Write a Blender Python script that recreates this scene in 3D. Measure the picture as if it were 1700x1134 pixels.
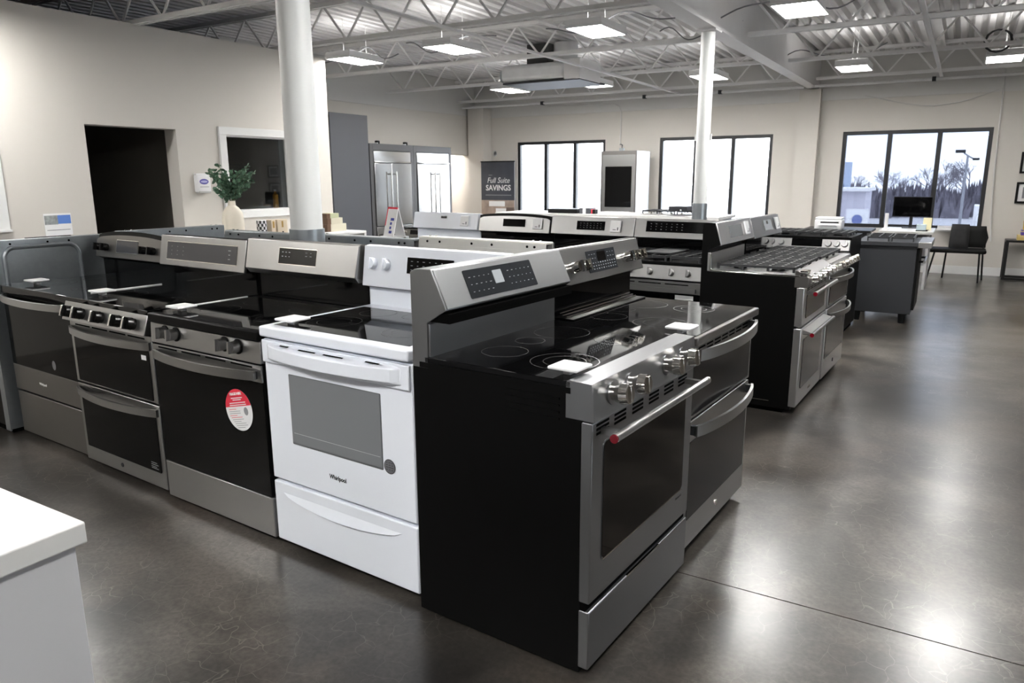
import bpy, bmesh, math, random
from mathutils import Vector, Matrix, Euler
random.seed(7)
for o in list(bpy.data.objects): bpy.data.objects.remove(o)
SC = bpy.context.scene
COL = SC.collection
# ------------------------------------------------------------------ camera
F_PX, PITCH, ROLL, YAW, CAMZ = 1230.0, math.radians(12.48), math.radians(0.27), math.radians(-31.0), 1.457
cam_d = bpy.data.cameras.new('camera'); cam = bpy.data.objects.new('camera', cam_d); COL.objects.link(cam)
cam_d.sensor_width = 36; cam_d.lens = F_PX / 1700 * 36; cam_d.clip_end = 400
fw = Vector((math.sin(YAW)*math.cos(PITCH), math.cos(YAW)*math.cos(PITCH), -math.sin(PITCH)))
rt = Vector((math.cos(YAW), -math.sin(YAW), 0)); dn = fw.cross(rt)
r2 = rt*math.cos(ROLL) + dn*math.sin(ROLL); d2 = -rt*math.sin(ROLL) + dn*math.cos(ROLL)
cm = Matrix((r2, -d2, -fw)).transposed().to_4x4(); cm.translation = (0, 0, CAMZ)
cam.matrix_world = cm
cam_d.dof.use_dof = True; cam_d.dof.focus_distance = 2.9; cam_d.dof.aperture_fstop = 9
SC.camera = cam
# ------------------------------------------------------------------ world (flat bright overcast), exposure
w = bpy.data.worlds.new('overcast'); SC.world = w; w.use_nodes = True
nt = w.node_tree; bg = nt.nodes['Background']
tc = nt.nodes.new('ShaderNodeTexCoord'); mp = nt.nodes.new('ShaderNodeMapping'); mp.inputs['Scale'].default_value = (1.2, 1.2, 5)
nz = nt.nodes.new('ShaderNodeTexNoise'); nz.inputs['Scale'].default_value = 2.2; nz.inputs['Detail'].default_value = 4
rp = nt.nodes.new('ShaderNodeValToRGB'); rp.color_ramp.elements[0].color = (.80, .88, 1, 1); rp.color_ramp.elements[1].color = (1, 1, 1, 1)
rp.color_ramp.elements[0].position = .35; rp.color_ramp.elements[1].position = .65
for a, b in ((tc.outputs['Generated'], mp.inputs[0]), (mp.outputs[0], nz.inputs['Vector']), (nz.outputs[0], rp.inputs[0]), (rp.outputs[0], bg.inputs[0])): nt.links.new(a, b)
bg.inputs[1].default_value = 3.0
SC.view_settings.view_transform = 'Standard'; SC.view_settings.look = 'None'
SC.view_settings.gamma = 1; SC.view_settings.use_curve_mapping = False; SC.view_settings.exposure = 1.95
LAMP = 24.0
# ------------------------------------------------------------------ materials
MATS = {}
def mat(name, col, rough=.5, metal=0., spec=.5, noise=None, bump=0., emit=None, coat=0., alpha=None, brush=None):
    if name in MATS: return MATS[name]
    m = bpy.data.materials.new(name); m.use_nodes = True; t = m.node_tree; b = t.nodes['Principled BSDF']
    b.inputs['Base Color'].default_value = (*col, 1); b.inputs['Roughness'].default_value = rough
    b.inputs['Metallic'].default_value = metal; b.inputs['Specular IOR Level'].default_value = spec
    b.inputs['Coat Weight'].default_value = coat; b.inputs['Coat Roughness'].default_value = .03
    if emit: b.inputs['Emission Color'].default_value = (*col, 1); b.inputs['Emission Strength'].default_value = emit
    if noise:   # (scale, amount)
        c = t.nodes.new('ShaderNodeTexCoord'); n = t.nodes.new('ShaderNodeTexNoise'); n.inputs['Scale'].default_value = noise[0]; n.inputs['Detail'].default_value = 5
        x = t.nodes.new('ShaderNodeMix'); x.data_type = 'RGBA'; k = noise[1]
        x.inputs[6].default_value = (*[v*(1-k) for v in col], 1); x.inputs[7].default_value = (*[min(1, v*(1+k)) for v in col], 1)
        t.links.new(c.outputs['Object'], n.inputs['Vector']); t.links.new(n.outputs[0], x.inputs[0]); t.links.new(x.outputs[2], b.inputs['Base Color'])
        if bump:
            u = t.nodes.new('ShaderNodeBump'); u.inputs['Strength'].default_value = bump; u.inputs['Distance'].default_value = .002
            t.links.new(n.outputs[0], u.inputs['Height']); t.links.new(u.outputs[0], b.inputs['Normal'])
    if brush:   # brushed metal: streaks along local x
        c = t.nodes.new('ShaderNodeTexCoord'); p = t.nodes.new('ShaderNodeMapping'); p.inputs['Scale'].default_value = brush
        n = t.nodes.new('ShaderNodeTexNoise'); n.inputs['Scale'].default_value = 6; n.inputs['Detail'].default_value = 3
        r = t.nodes.new('ShaderNodeMapRange'); r.inputs[3].default_value = rough*.96; r.inputs[4].default_value = rough*1.22
        u = t.nodes.new('ShaderNodeBump'); u.inputs['Strength'].default_value = .05; u.inputs['Distance'].default_value = .001
        t.links.new(c.outputs['Object'], p.inputs[0]); t.links.new(p.outputs[0], n.inputs['Vector']); t.links.new(n.outputs[0], r.inputs[0])
        t.links.new(r.outputs[0], b.inputs['Roughness']); t.links.new(n.outputs[0], u.inputs['Height']); t.links.new(u.outputs[0], b.inputs['Normal'])
    MATS[name] = m; return m
steel = mat('brushed_steel', (.40, .40, .395), .30, 1., brush=(2, 60, 90))
dsteel = mat('dark_steel', (.24, .23, .22), .32, 1., brush=(2, 60, 90))
hsteel = mat('shaded_brushed_steel', (.28, .283, .29), .33, 1., brush=(2, 60, 90))  # same stainless, darkened to imitate dim reflections on the corner range
bsteel = mat('lit_brushed_steel', (.64, .635, .63), .30, 1., brush=(2, 60, 90))  # same stainless, lightened to imitate bright reflections on the gas double ovens
chrome = mat('polished_chrome', (.80, .78, .74), .08, 1.)
galv = mat('galvanised_sheet', (.34, .37, .39), .38, .9, noise=(30, .12))
blk = mat('black_enamel', (.0025, .0025, .0025), .4, spec=.10)
gls = mat('black_glass', (.002, .002, .0022), .04, spec=.2)
dgl = mat('black_door_glass', (.002, .002, .002), .06, spec=.09)
ovg = mat('oven_glass', (.004, .0035, .0032), .06, spec=.22)
ovg2 = mat('smoked_oven_glass', (.008, .008, .009), .10, spec=.3)
gap = mat('black_gap', (.002, .002, .002), .8, spec=.03)
wht = mat('white_enamel', (.79, .825, .89), .22, spec=.5)
wwin = mat('grey_screened_oven_glass', (.19, .20, .21), .14, spec=.5)
plas = mat('white_plastic', (.82, .82, .83), .35)
iron = mat('cast_iron', (.02, .021, .023), .5, noise=(60, .3))
bkn = mat('black_knob', (.004, .004, .004), .25)
ringm = mat('burner_ring_print', (.06, .06, .06), .25)
legm = mat('legend_print', (.26, .27, .28), .5)
lcd = mat('lcd_screen', (.34, .36, .38), .2)
lcdk = mat('dark_display_panel', (.02, .022, .025), .12, spec=.4)
red = mat('red_medallion', (.13, .002, .008), .25)
redp = mat('red_print', (.72, .03, .06), .5)
white_p = mat('white_paper', (.80, .80, .80), .6)
wallm = mat('cream_wall_paint', (.60, .57, .525), .75)
wallw = mat('white_upper_wall_paint', (.62, .61, .59), .8, noise=(1.5, .02))
ceilm = mat('white_painted_deck', (.78, .77, .765), .7, noise=(4, .06))
pipew = mat('white_column_paint', (.64, .65, .64), .45)
trimw = mat('white_trim_paint', (.70, .70, .69), .45)
bronze = mat('dark_bronze_frame', (.012, .013, .015), .4)
darkroom = mat('unlit_office_dark', (.16, .15, .13), .8)  # dark colour stands in for missing light in the office and above it
grayc = mat('charcoal_cabinet', (.024, .0255, .029), .5, spec=.35)
mgray = mat('grey_panel', (.075, .078, .09), .5)
quartz = mat('white_quartz', (.62, .615, .60), .3, noise=(6, .03))
cabw = mat('white_cabinet', (.52, .52, .535), .45)
black_m = mat('matte_black', (.005, .005, .005), .6, spec=.2)
blackp = mat('black_powder_metal', (.009, .009, .009), .4, spec=.3)
# ------------------------------------------------------------------ mesh builder
class MB:
    def __init__(s, T=None): s.v = []; s.f = []; s.T = T
    def add(s, vs, fs):
        k = len(s.v)
        s.v += [(s.T @ Vector(p)) if s.T else Vector(p) for p in vs]; s.f += [tuple(i+k for i in f) for f in fs]; return s
    def box(s, x0, x1, y0, y1, z0, z1):
        return s.add([(x, y, z) for z in (z0, z1) for y in (y0, y1) for x in (x0, x1)],
                     [(0, 2, 3, 1), (4, 5, 7, 6), (0, 1, 5, 4), (2, 6, 7, 3), (0, 4, 6, 2), (1, 3, 7, 5)])
    def prism(s, prof, x0, x1):            # profile (y,z) counter-clockwise seen from +x, extruded along x
        n = len(prof)
        return s.add([(x0, y, z) for y, z in prof] + [(x1, y, z) for y, z in prof],
                     [tuple(range(n-1, -1, -1)), tuple(range(n, 2*n))] + [(i, (i+1) % n, (i+1) % n+n, i+n) for i in range(n)])
    def plate(s, pts, n0, n1):             # outline (x,z), thickness along y
        n = len(pts)
        return s.add([(x, n0, z) for x, z in pts] + [(x, n1, z) for x, z in pts],
                     [tuple(range(n)), tuple(range(2*n-1, n-1, -1))] + [((i+1) % n, i, i+n, (i+1) % n+n) for i in range(n)])
    def cyl(s, a, b, r, r1=None, n=16, cap=True):
        a, b = Vector(a), Vector(b); r1 = r if r1 is None else r1; d = (b-a).normalized()
        u = d.orthogonal().normalized(); w_ = d.cross(u)
        c = [(math.cos(2*math.pi*i/n), math.sin(2*math.pi*i/n)) for i in range(n)]
        vs = [a+u*x*r+w_*y*r for x, y in c] + [b+u*x*r1+w_*y*r1 for x, y in c]
        fs = [(i, (i+1) % n, (i+1) % n+n, i+n) for i in range(n)]
        if cap: fs += [tuple(range(n-1, -1, -1)), tuple(range(n, 2*n))]
        return s.add(vs, fs)
    def tube(s, pts, r, n=8, cap=True):
        pts = [Vector(p) for p in pts]; vs = []; fs = []; u = None
        for i, p in enumerate(pts):
            d = (pts[min(i+1, len(pts)-1)]-pts[max(i-1, 0)]).normalized()
            u = d.orthogonal().normalized() if u is None else (u-d*u.dot(d)).normalized()
            w_ = d.cross(u); rr = r[i] if isinstance(r, (list, tuple)) else r
            vs += [p+(u*math.cos(2*math.pi*k/n)+w_*math.sin(2*math.pi*k/n))*rr for k in range(n)]
        for i in range(len(pts)-1):
            fs += [(i*n+k, i*n+(k+1) % n, (i+1)*n+(k+1) % n, (i+1)*n+k) for k in range(n)]
        if cap: fs += [tuple(range(n-1, -1, -1)), tuple(range((len(pts)-1)*n, len(pts)*n))]
        return s.add(vs, fs)
    def lathe(s, prof, c=(0, 0, 0), n=24):  # (r,z)
        vs = []; fs = []
        for r, z in prof: vs += [(c[0]+r*math.cos(2*math.pi*k/n), c[1]+r*math.sin(2*math.pi*k/n), c[2]+z) for k in range(n)]
        for i in range(len(prof)-1): fs += [(i*n+k, i*n+(k+1) % n, (i+1)*n+(k+1) % n, (i+1)*n+k) for k in range(n)]
        return s.add(vs, fs)
    def ring(s, c, r, w_, n=40):           # flat ring in xy
        vs = []
        for rr in (r, r+w_): vs += [(c[0]+rr*math.cos(2*math.pi*k/n), c[1]+rr*math.sin(2*math.pi*k/n), c[2]) for k in range(n)]
        return s.add(vs, [(k, k+n, (k+1) % n+n, (k+1) % n) for k in range(n)])
    def ell(s, cx, cz, rx, rz, y, n=32, a0=0, a1=2*math.pi):
        pts = [(cx+rx*math.cos(a0+(a1-a0)*i/n), y, cz+rz*math.sin(a0+(a1-a0)*i/n)) for i in range(n+(0 if abs(a1-a0-2*math.pi) < 1e-6 else 1))]
        return s.add(pts, [tuple(range(len(pts)))])
    def build(s, name, m, parent=None, bevel=0, smooth=False, seg=2):
        me = bpy.data.meshes.new(name)
        bm = bmesh.new(); vs = [bm.verts.new(p) for p in s.v]
        for f in s.f:
            try: bm.faces.new([vs[i] for i in f])
            except ValueError: pass
        bmesh.ops.recalc_face_normals(bm, faces=bm.faces)
        if bevel:
            e = [e for e in bm.edges if len(e.link_faces) == 2 and e.calc_face_angle() > .5]
            rb = bmesh.ops.bevel(bm, geom=e, offset=bevel, segments=seg, profile=.5, affect='EDGES', clamp_overlap=True)
            for f in rb['faces']: f.smooth = True      # only the rounded edges are shaded smooth; flats stay flat
        if smooth:
            for f in bm.faces: f.smooth = True
        bm.to_mesh(me); bm.free()
        if smooth: me.set_sharp_from_angle(angle=.7)
        me.materials.append(m)
        o = bpy.data.objects.new(name, me); COL.objects.link(o)
        if parent: o.parent = parent
        return o
def B(name, m, parent, *b, bevel=0): return MB().box(*b).build(name, m, parent, bevel)
def thing(name, label, cat, loc=(0, 0, 0), th=0, group=None):
    o = bpy.data.objects.new(name, None); COL.objects.link(o); o.empty_display_size = .1
    o.location = loc; o.rotation_euler = (0, 0, math.radians(th)); tag(o, label, cat, group); return o
def tag(o, label, cat, group=None):
    o['label'] = label; o['category'] = cat
    if group: o['group'] = group
    return o
def struct(o): o['kind'] = 'structure'; return o
def stuff(o): o['kind'] = 'stuff'; return o
def text(name, s, size, m, parent, M, align='CENTER', shear=0., bold=0., sx=1.):
    c = bpy.data.curves.new(name, 'FONT'); c.body = s; c.size = size; c.align_x = align; c.align_y = 'CENTER'; c.extrude = .0004; c.shear = shear; c.offset = bold
    c.resolution_u = 3
    o = bpy.data.objects.new(name, c); COL.objects.link(o)
    dg = bpy.context.evaluated_depsgraph_get(); me = bpy.data.meshes.new_from_object(o.evaluated_get(dg))
    bpy.data.objects.remove(o); bpy.data.curves.remove(c)
    me.materials.append(m); me.name = name
    for v in me.vertices: v.co.x *= sx
    p = bpy.data.objects.new(name, me); COL.objects.link(p)
    if parent: p.parent = parent
    p.matrix_local = M; return p
FRONT = Matrix.Rotation(math.pi/2, 4, 'X')         # text facing local -y
def front(x, y, z): return Matrix.Translation((x, y, z)) @ FRONT
def copy_tree(o, parent=None):
    c = o.copy(); COL.objects.link(c)
    if parent: c.parent = parent; c.matrix_parent_inverse = o.matrix_parent_inverse
    for ch in [x for x in o.children]: copy_tree(ch, c)
    return c
# ================================================================== THE SETTING
# floor: polished concrete slabs with saw-cut joints
def concrete():
    m = bpy.data.materials.new('polished_concrete'); m.use_nodes = True; t = m.node_tree; b = t.nodes['Principled BSDF']; L = t.links.new
    g = t.nodes.new('ShaderNodeNewGeometry')
    def N(scale, det=6, dist=0., rough=.6):
        n = t.nodes.new('ShaderNodeTexNoise'); n.inputs['Scale'].default_value = scale; n.inputs['Detail'].default_value = det; n.inputs['Distortion'].default_value = dist; n.inputs['Roughness'].default_value = rough
        L(g.outputs['Position'], n.inputs['Vector']); return n
    def ramp(src, *st):
        r = t.nodes.new('ShaderNodeValToRGB'); e = r.color_ramp.elements
        e[0].position, e[0].color = st[0]; e[1].position, e[1].color = st[1]
        for p, c in st[2:]: x = e.new(p); x.color = c
        L(src, r.inputs[0]); return r
    def mix(f, a, c, mode='MIX'):
        x = t.nodes.new('ShaderNodeMix'); x.data_type = 'RGBA'; x.blend_type = mode
        for s, v in ((0, f), (6, a), (7, c)):
            if hasattr(v, 'is_linked'): L(v, x.inputs[s])
            else: x.inputs[s].default_value = v
        return x.outputs[2]
    big = ramp(N(1.0, 8, .3, .62).outputs[0], (.36, (.015, .0135, .012, 1)), (.64, (.125, .111, .097, 1)), (.5, (.048, .0425, .037, 1)))
    warm = ramp(N(1.6, 6, .4, .6).outputs[0], (.52, (0, 0, 0, 1)), (.72, (1, 1, 1, 1)))
    col = mix(warm.outputs[0], big.outputs[0], (.090, .073, .060, 1))
    sp = ramp(N(55, 3).outputs[0], (.35, (.74, .74, .74, 1)), (.65, (1.18, 1.18, 1.18, 1)))
    col = mix(1., col, sp.outputs[0], 'MULTIPLY')
    # hairline crazing
    vo = t.nodes.new('ShaderNodeTexVoronoi'); vo.feature = 'DISTANCE_TO_EDGE'; vo.inputs['Scale'].default_value = 10.5
    nn = N(6, 2); ad = t.nodes.new('ShaderNodeMix'); ad.data_type = 'RGBA'; ad.blend_type = 'ADD'; ad.inputs[0].default_value = .12
    L(g.outputs['Position'], ad.inputs[6]); L(nn.outputs[1], ad.inputs[7]); L(ad.outputs[2], vo.inputs['Vector'])
    ln = ramp(vo.outputs[0], (.0, (1, 1, 1, 1)), (.013, (0, 0, 0, 1)))
    mk = ramp(N(1.1, 5, .4).outputs[0], (.44, (0, 0, 0, 1)), (.62, (.9, .9, .9, 1)))
    lm = mix(1., ln.outputs[0], mk.outputs[0], 'MULTIPLY')
    col = mix(lm, col, (.20, .182, .158, 1))
    L(col, b.inputs['Base Color'])
    rr = ramp(N(1.6, 3, .2).outputs[0], (.3, (.285, .285, .285, 1)), (.7, (.36, .36, .36, 1))); L(rr.outputs[0], b.inputs['Roughness'])
    bp = t.nodes.new('ShaderNodeBump'); bp.inputs['Strength'].default_value = .02; bp.inputs['Distance'].default_value = .004
    L(N(14, 5).outputs[0], bp.inputs['Height']); L(bp.outputs[0], b.inputs['Normal'])
    b.inputs['Specular IOR Level'].default_value = .45; b.inputs['Coat Weight'].default_value = .5; b.inputs['Coat Roughness'].default_value = .23
    return m
conc = concrete()
floor = struct(B('floor', mat('joint_filler', (.05, .045, .04), .8), None, -12.5, 6.5, -7.5, 13.3, -.2, -.004))
xs = [-12.5, -6.3, 1.5, 6.5]; ys = [-7.5, -2.05, 2.50, 13.3]
for i in range(3):
    for j in range(3):
        B('floor_slab', conc, floor, xs[i]+.003, xs[i+1]-.003, ys[j]+.003, ys[j+1]-.003, -.19, 0)
def wall_boxes(a0, a1, z0, z1, ops):
    aa = sorted({a0, a1, *[v for o in ops for v in o[:2]]}); zz = sorted({z0, z1, *[v for o in ops for v in o[2:]]}); r = []
    for i in range(len(aa)-1):
        for j in range(len(zz)-1):
            ca, cz = (aa[i]+aa[i+1])/2, (zz[j]+zz[j+1])/2
            if not any(o[0] < ca < o[1] and o[2] < cz < o[3] for o in ops): r.append((aa[i], aa[i+1], zz[j], zz[j+1]))
    return r
def wall(name, axis, p0, p1, a0, a1, z0, z1, ops, m, parent=None):
    mb = MB()
    for (a, b_, c, d) in wall_boxes(a0, a1, z0, z1, ops):
        if axis == 'x': mb.box(p0, p1, a, b_, c, d)
        else: mb.box(a, b_, p0, p1, c, d)
    o = mb.build(name, m, parent)
    return o if parent else struct(o)
YW = 13.06
# window wall
WINS = [(-7.70, -5.81, .66, 2.135), (-4.755, -2.81, .66, 2.135), (-1.745, .26, .66, 2.135)]
wb = wall('wall_back', 'y', YW, YW+.25, -12.5, 6.5, 0, 2.62, WINS, wallm)
wall('upper_band', 'y', YW-.02, YW+.25, -12.5, 6.5, 2.62, 3.4, [], wallw, wb)
B('pilaster', wallm, wb, -2.42, -2.10, YW-.14, YW-.02, 0, 2.79)
B('pilaster', wallm, wb, -8.66, -8.30, YW-.32, YW-.02, 0, 2.79)
# left partition (office front)
XL = -6.82; XO = XL-.18
wl = wall('wall_left', 'x', XO, XL, -7.5, 6.98, 0, 2.875, [(3.94, 4.855, -.1, 1.942), (5.433, 6.34, 1.11, 1.913)], wallm)
wall('partition_return', 'y', 6.84, 6.98, -8.9, XO, 0, 2.875, [], wallm, wl)
dk = struct(wall('wall_office', 'x', -9.8, -9.6, 2.1, 6.84, 0, 2.82, [], darkroom))
B('side_panel', darkroom, dk, -9.6, XO, 2.0, 2.1, 0, 2.82); B('side_panel', darkroom, dk, -9.6, XO, 6.80, 6.84, 0, 2.82)
B('office_roof', darkroom, dk, -12.4, XO, -7.4, 6.84, 2.76, 2.82)
B('floor_panel', darkroom, dk, -9.6, XO, 2.1, 6.8, 0, .01); B('partition_panel', darkroom, dk, -9.6, XO, 5.06, 5.14, 0, 2.76)
wall('wall_outer_left', 'x', -12.7, -12.5, -7.6, 13.3, 0, 3.45, [], darkroom)
# back-left wall with a hallway opening
w2 = wall('wall_far_left', 'x', -8.92, -8.72, 6.98, YW, 0, 2.66, [(12.2, 12.92, -.1, 1.90)], wallm)
wall('upper_band', 'x', -8.92, -8.70, 6.98, YW, 2.66, 3.4, [], wallw, w2)
hallm = mat('beige_hallway_paint', (.62, .50, .38), .8)
hw = struct(wall('wall_hallway', 'x', -10.4, -10.3, 8.5, 15, 0, 2.4, [], hallm)); B('ceiling_panel', wallw, hw, -10.4, -8.92, 8.5, 15, 2.3, 2.4)
B('end_panel', hallm, hw, -10.3, -8.92, 13.8, 13.9, 0, 2.4)
# right and rear walls (outside the frame, they close the room)
wr = wall('wall_right', 'x', 5.6, 5.8, -7.5, YW, 0, 3.4, [(3.0, 5.0, .6, 2.2)], wallm)
wall('wall_front', 'y', -7.6, -7.4, -12.5, 6.5, 0, 3.4, [], mat('darkened_front_wall', (.20, .185, .17), .8))  # unseen wall, colour darkened to dim the reflections in the oven doors
# baseboard
bb = struct(B('baseboard_back', trimw, None, -8.7, 5.6, YW-.018, YW, 0, .12))
# windows
def glass_mat(name, pane_tone):
    m = bpy.data.materials.new(name); m.use_nodes = True; t = m.node_tree; t.nodes.clear()
    o = t.nodes.new('ShaderNodeOutputMaterial'); a = t.nodes.new('ShaderNodeBsdfTransparent'); a.inputs[0].default_value = (*pane_tone, 1)
    g = t.nodes.new('ShaderNodeBsdfGlossy'); g.inputs['Roughness'].default_value = .02; f = t.nodes.new('ShaderNodeFresnel'); f.inputs[0].default_value = 1.45
    x = t.nodes.new('ShaderNodeMixShader')
    t.links.new(f.outputs[0], x.inputs[0]); t.links.new(a.outputs[0], x.inputs[1]); t.links.new(g.outputs[0], x.inputs[2]); t.links.new(x.outputs[0], o.inputs[0]); return m
clear = glass_mat('clear_glass', (.92, .94, .95)); pane_tone = glass_mat('dimming_glass', (.335, .35, .38)); grayg = glass_mat('office_glass', (.75, .77, .78))  # right window's panes darkened to hold down the bright view outside
for i, (x0, x1, z0, z1) in enumerate(WINS):
    f = struct(thing('window_%d' % (i+1), '', '')); del f['label'], f['category']
    y0, y1 = YW+.02, YW+.09; t = .055
    for nm, b in (('head', (x0, x1, y0, y1, z1-t, z1)), ('sill', (x0, x1, y0, y1, z0, z0+t)), ('jamb', (x0, x0+t, y0, y1, z0+t, z1-t)), ('jamb', (x1-t, x1, y0, y1, z0+t, z1-t))):
        B('window_'+nm, bronze, f, *b)
    wd = (x1-x0)/3
    for k in (1, 2): B('mullion', bronze, f, x0+wd*k-.032, x0+wd*k+.032, y0-.01, y1+.01, z0+t, z1-t)
    for k in range(3): B('pane', clear if i < 2 else pane_tone, f, x0+wd*k+.03, x0+wd*(k+1)-.03, y0+.03, y0+.036, z0+t, z1-t)
    B('window_board', trimw, f, x0, x1, YW-.01, y0, z0-.03, z0-.001)
for i, (y0, y1) in enumerate(((3.0, 5.0),)):
    f = struct(thing('window_%d' % (i+4), '', '')); del f['label'], f['category']
    for nm, b in (('head', (5.65, 5.72, y0, y1, 2.145, 2.2)), ('sill', (5.65, 5.72, y0, y1, .6, .655)), ('jamb', (5.65, 5.72, y0, y0+.055, .655, 2.145)), ('jamb', (5.65, 5.72, y1-.055, y1, .655, 2.145))):
        B('window_'+nm, bronze, f, *b)
    B('pane', clear, f, 5.68, 5.686, y0+.05, y1-.05, .65, 2.15)
# interior office window
f = struct(thing('window_5', '', '')); del f['label'], f['category']
y0, y1, z0, z1 = 5.433, 6.34, 1.11, 1.913
for b in ((XL, XL+.03, y0-.088, y1+.088, z1, z1+.083), (XL, XL+.03, y0-.088, y1+.088, z0-.075, z0), (XL, XL+.03, y0-.088, y0, z0, z1), (XL, XL+.03, y1, y1+.088, z0, z1)): B('casing', trimw, f, *b, bevel=.004)
for b in ((XO, XL, y0, y0+.012, z0, z1), (XO, XL, y1-.012, y1, z0, z1), (XO, XL, y0, y1, z0, z0+.012), (XO, XL, y0, y1, z1-.012, z1)): B('reveal', trimw, f, *b)
B('pane', grayg, f, XL-.10, XL-.095, y0+.012, y1-.012, z0+.012, z1-.012)
# dark shelf and bottle inside the office
sh = tag(B('wall_shelf', black_m, None, -7.9, -7.6, 5.7, 6.3, 1.576, 1.634), 'dark shelf seen through the office window', 'shelf')
bo = thing('bottle', 'orange bottle standing behind the office window beside the column', 'bottle', (-6.96, 6.19, 1.122))
MB().lathe([(0, 0), (.03, 0), (.032, .01), (.032, .15), (.012, .17), (.012, .19), (0, .19)], n=16).build('body', mat('orange_plastic', (.75, .36, .04), .4), bo, smooth=True)
MB().cyl((0, 0, .19), (0, 0, .21), .014).build('cap', plas, bo, smooth=True)
# ---------------- ceiling: fluted deck, joists, beam, bridging
def deck():
    mb = MB(); p = .152; vs = []; x = -12.5
    while x < 6.5:
        vs += [(x, 3.36), (x+.055, 3.36), (x+.072, 3.292), (x+.135, 3.292)]; x += p
    n = len(vs); mb.add([(a, -7.5, z) for a, z in vs] + [(a, 13.3, z) for a, z in vs], [(i, i+1, i+1+n, i+n) for i in range(n-1)])
    return mb
ce = struct(deck().build('ceiling', ceilm)); B('roof_slab', ceilm, ce, -12.5, 6.5, -7.5, 13.3, 3.365, 3.45)
XB0, XB1 = -2.31, -2.15
struct(B('roof_beam', ceilm, None, XB0, XB1, -7.4, YW-.02, 2.81, 3.29))
def joist(y, x0, x1, zb=2.87, zt=3.285):
    r = struct(thing('roof_joist', '', '')); del r['label'], r['category']
    MB().box(x0, x1, y-.045, y-.012, zt-.045, zt).box(x0, x1, y+.012, y+.045, zt-.045, zt).build('top_chord', ceilm, r)
    MB().box(x0+.05, x1-.05, y-.04, y-.01, zb, zb+.04).box(x0+.05, x1-.05, y+.01, y+.04, zb, zb+.04).build('bottom_chord', ceilm, r)
    n = max(2, int((x1-x0)/.31)); pts = [(x0+.08+(x1-x0-.16)*k/n, y, zt-.03 if k % 2 == 0 else zb+.02) for k in range(n+1)]
    w_ = MB()
    for a, b in zip(pts, pts[1:]): w_.cyl(a, b, .013, n=6)
    w_.build('web', ceilm, r)
for y in (-5.6, -3.6, -1.5, .5, 2.55, 4.55, 6.28):
    joist(y, -12.4, XB0)
for y in (8.28, 10.30, 12.42): joist(y, -8.7, XB0)
for y in (-6.1, -4.05, -2.0, .05, 2.1, 4.15, 6.2, 8.28, 10.36, 12.45): joist(y, XB1, 5.6)
for x in (-4.42, -.47, 1.6, 3.7):
    r = struct(thing('joist_bridging', '', '')); del r['label'], r['category']
    MB().box(x-.02, x+.02, -7.3, YW-.05, 2.845, 2.87).build('lower_angle', ceilm, r); MB().box(x-.02, x+.02, -7.3, YW-.05, 3.22, 3.245).build('upper_angle', ceilm, r)
pp = struct(MB().cyl((-8.7, 12.62, 2.80), (XB0, 12.62, 2.80), .022, n=10).cyl((XB1, 12.62, 2.80), (5.6, 12.62, 2.80), .022, n=10).build('sprinkler_pipe', ceilm, smooth=True))
for x in (-6.9, -4.9, -3.6, -.55, 1.5): MB().box(x-.025, x+.025, 12.58, 12.66, 2.77, 2.83).build('pipe_bracket', grayc, pp)
struct(MB().tube([(-5.5, YW-.03, 2.02), (-5.5, YW-.03, 2.60), (-5.53, YW-.03, 2.70), (-5.62, YW-.03, 2.75), (-7.4, YW-.04, 2.80)], .012).build('conduit', wallw, smooth=True))
struct(MB().tube([(.40, YW-.02, .5), (.36, YW-.02, .9), (.33, YW-.02, 1.5), (.31, YW-.02, 2.6), (.31, YW-.03, 3.2)], .010).build('wall_cable', wallw, smooth=True))
cb = [(-1.48+1.75*k/14, YW-.03, 2.66-.19*math.sin(math.pi*(k/14)**1.15)) for k in range(15)]
struct(MB().tube(cb, .006, n=6).build('hanging_cable', wallw))
for k, (px, py, ln_) in enumerate(((-1.6, 10.5, 1.2), (-2.6, 8.2, .9), (-5.2, 7.3, 1.3), (-3.2, 7.2, 1.4), (-6.6, 7.4, 1.2), (-1.5, 7.3, 1.2))):
    pts = [(px-ln_/2+ln_*i/18, py+.05*math.sin(i*.45+k), 2.95+.07*math.sin(i*.42+k)+.025*math.sin(i*.75)) for i in range(19)]
    struct(MB().tube(pts, .007, n=6).build('loose_cable', mat('grey_cable', (.16, .16, .17), .5)))
pts = [(.14+.13*math.cos(a)*(1+.06*math.sin(a*3.3)), 10.6, 2.96+.12*math.sin(a)) for a in [i*.42 for i in range(46)]]
struct(MB().tube(pts, .010, n=6).build('cable_coil', mat('black_cable', (.02, .02, .022), .5)))
# air handler under the joists
hv = thing('duct_unit', 'silver insulated duct unit hanging below the ceiling joists', 'duct', (-5.25, 9.55, 2.74))
foil = mat('foil_insulation', (.80, .81, .82), .30, .35, noise=(8, .12), bump=.5)
MB().box(-.52, .50, -.24, .30, .02, .24).build('casing', foil, hv, bevel=.06, seg=4)
MB().box(.48, .72, -.24, .42, 0, .26).build('return_box', ceilm, hv, bevel=.008)
MB().box(-.5, .70, -.2, .62, -.012, .012).build('bottom_grille', grayc, hv)
MB().cyl((-.52, 0, .13), (-.62, 0, .13), .09, n=20).build('inlet_collar', galv, hv, smooth=True)
MB().box(-.28, .06, .1, .4, .24, .545).build('riser_duct', mat('dark_duct', (.06, .06, .06), .6), hv)
MB().cyl((.26, .25, .24), (.26, .25, .54), .17, n=20).build('round_duct', ceilm, hv, smooth=True)
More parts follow.
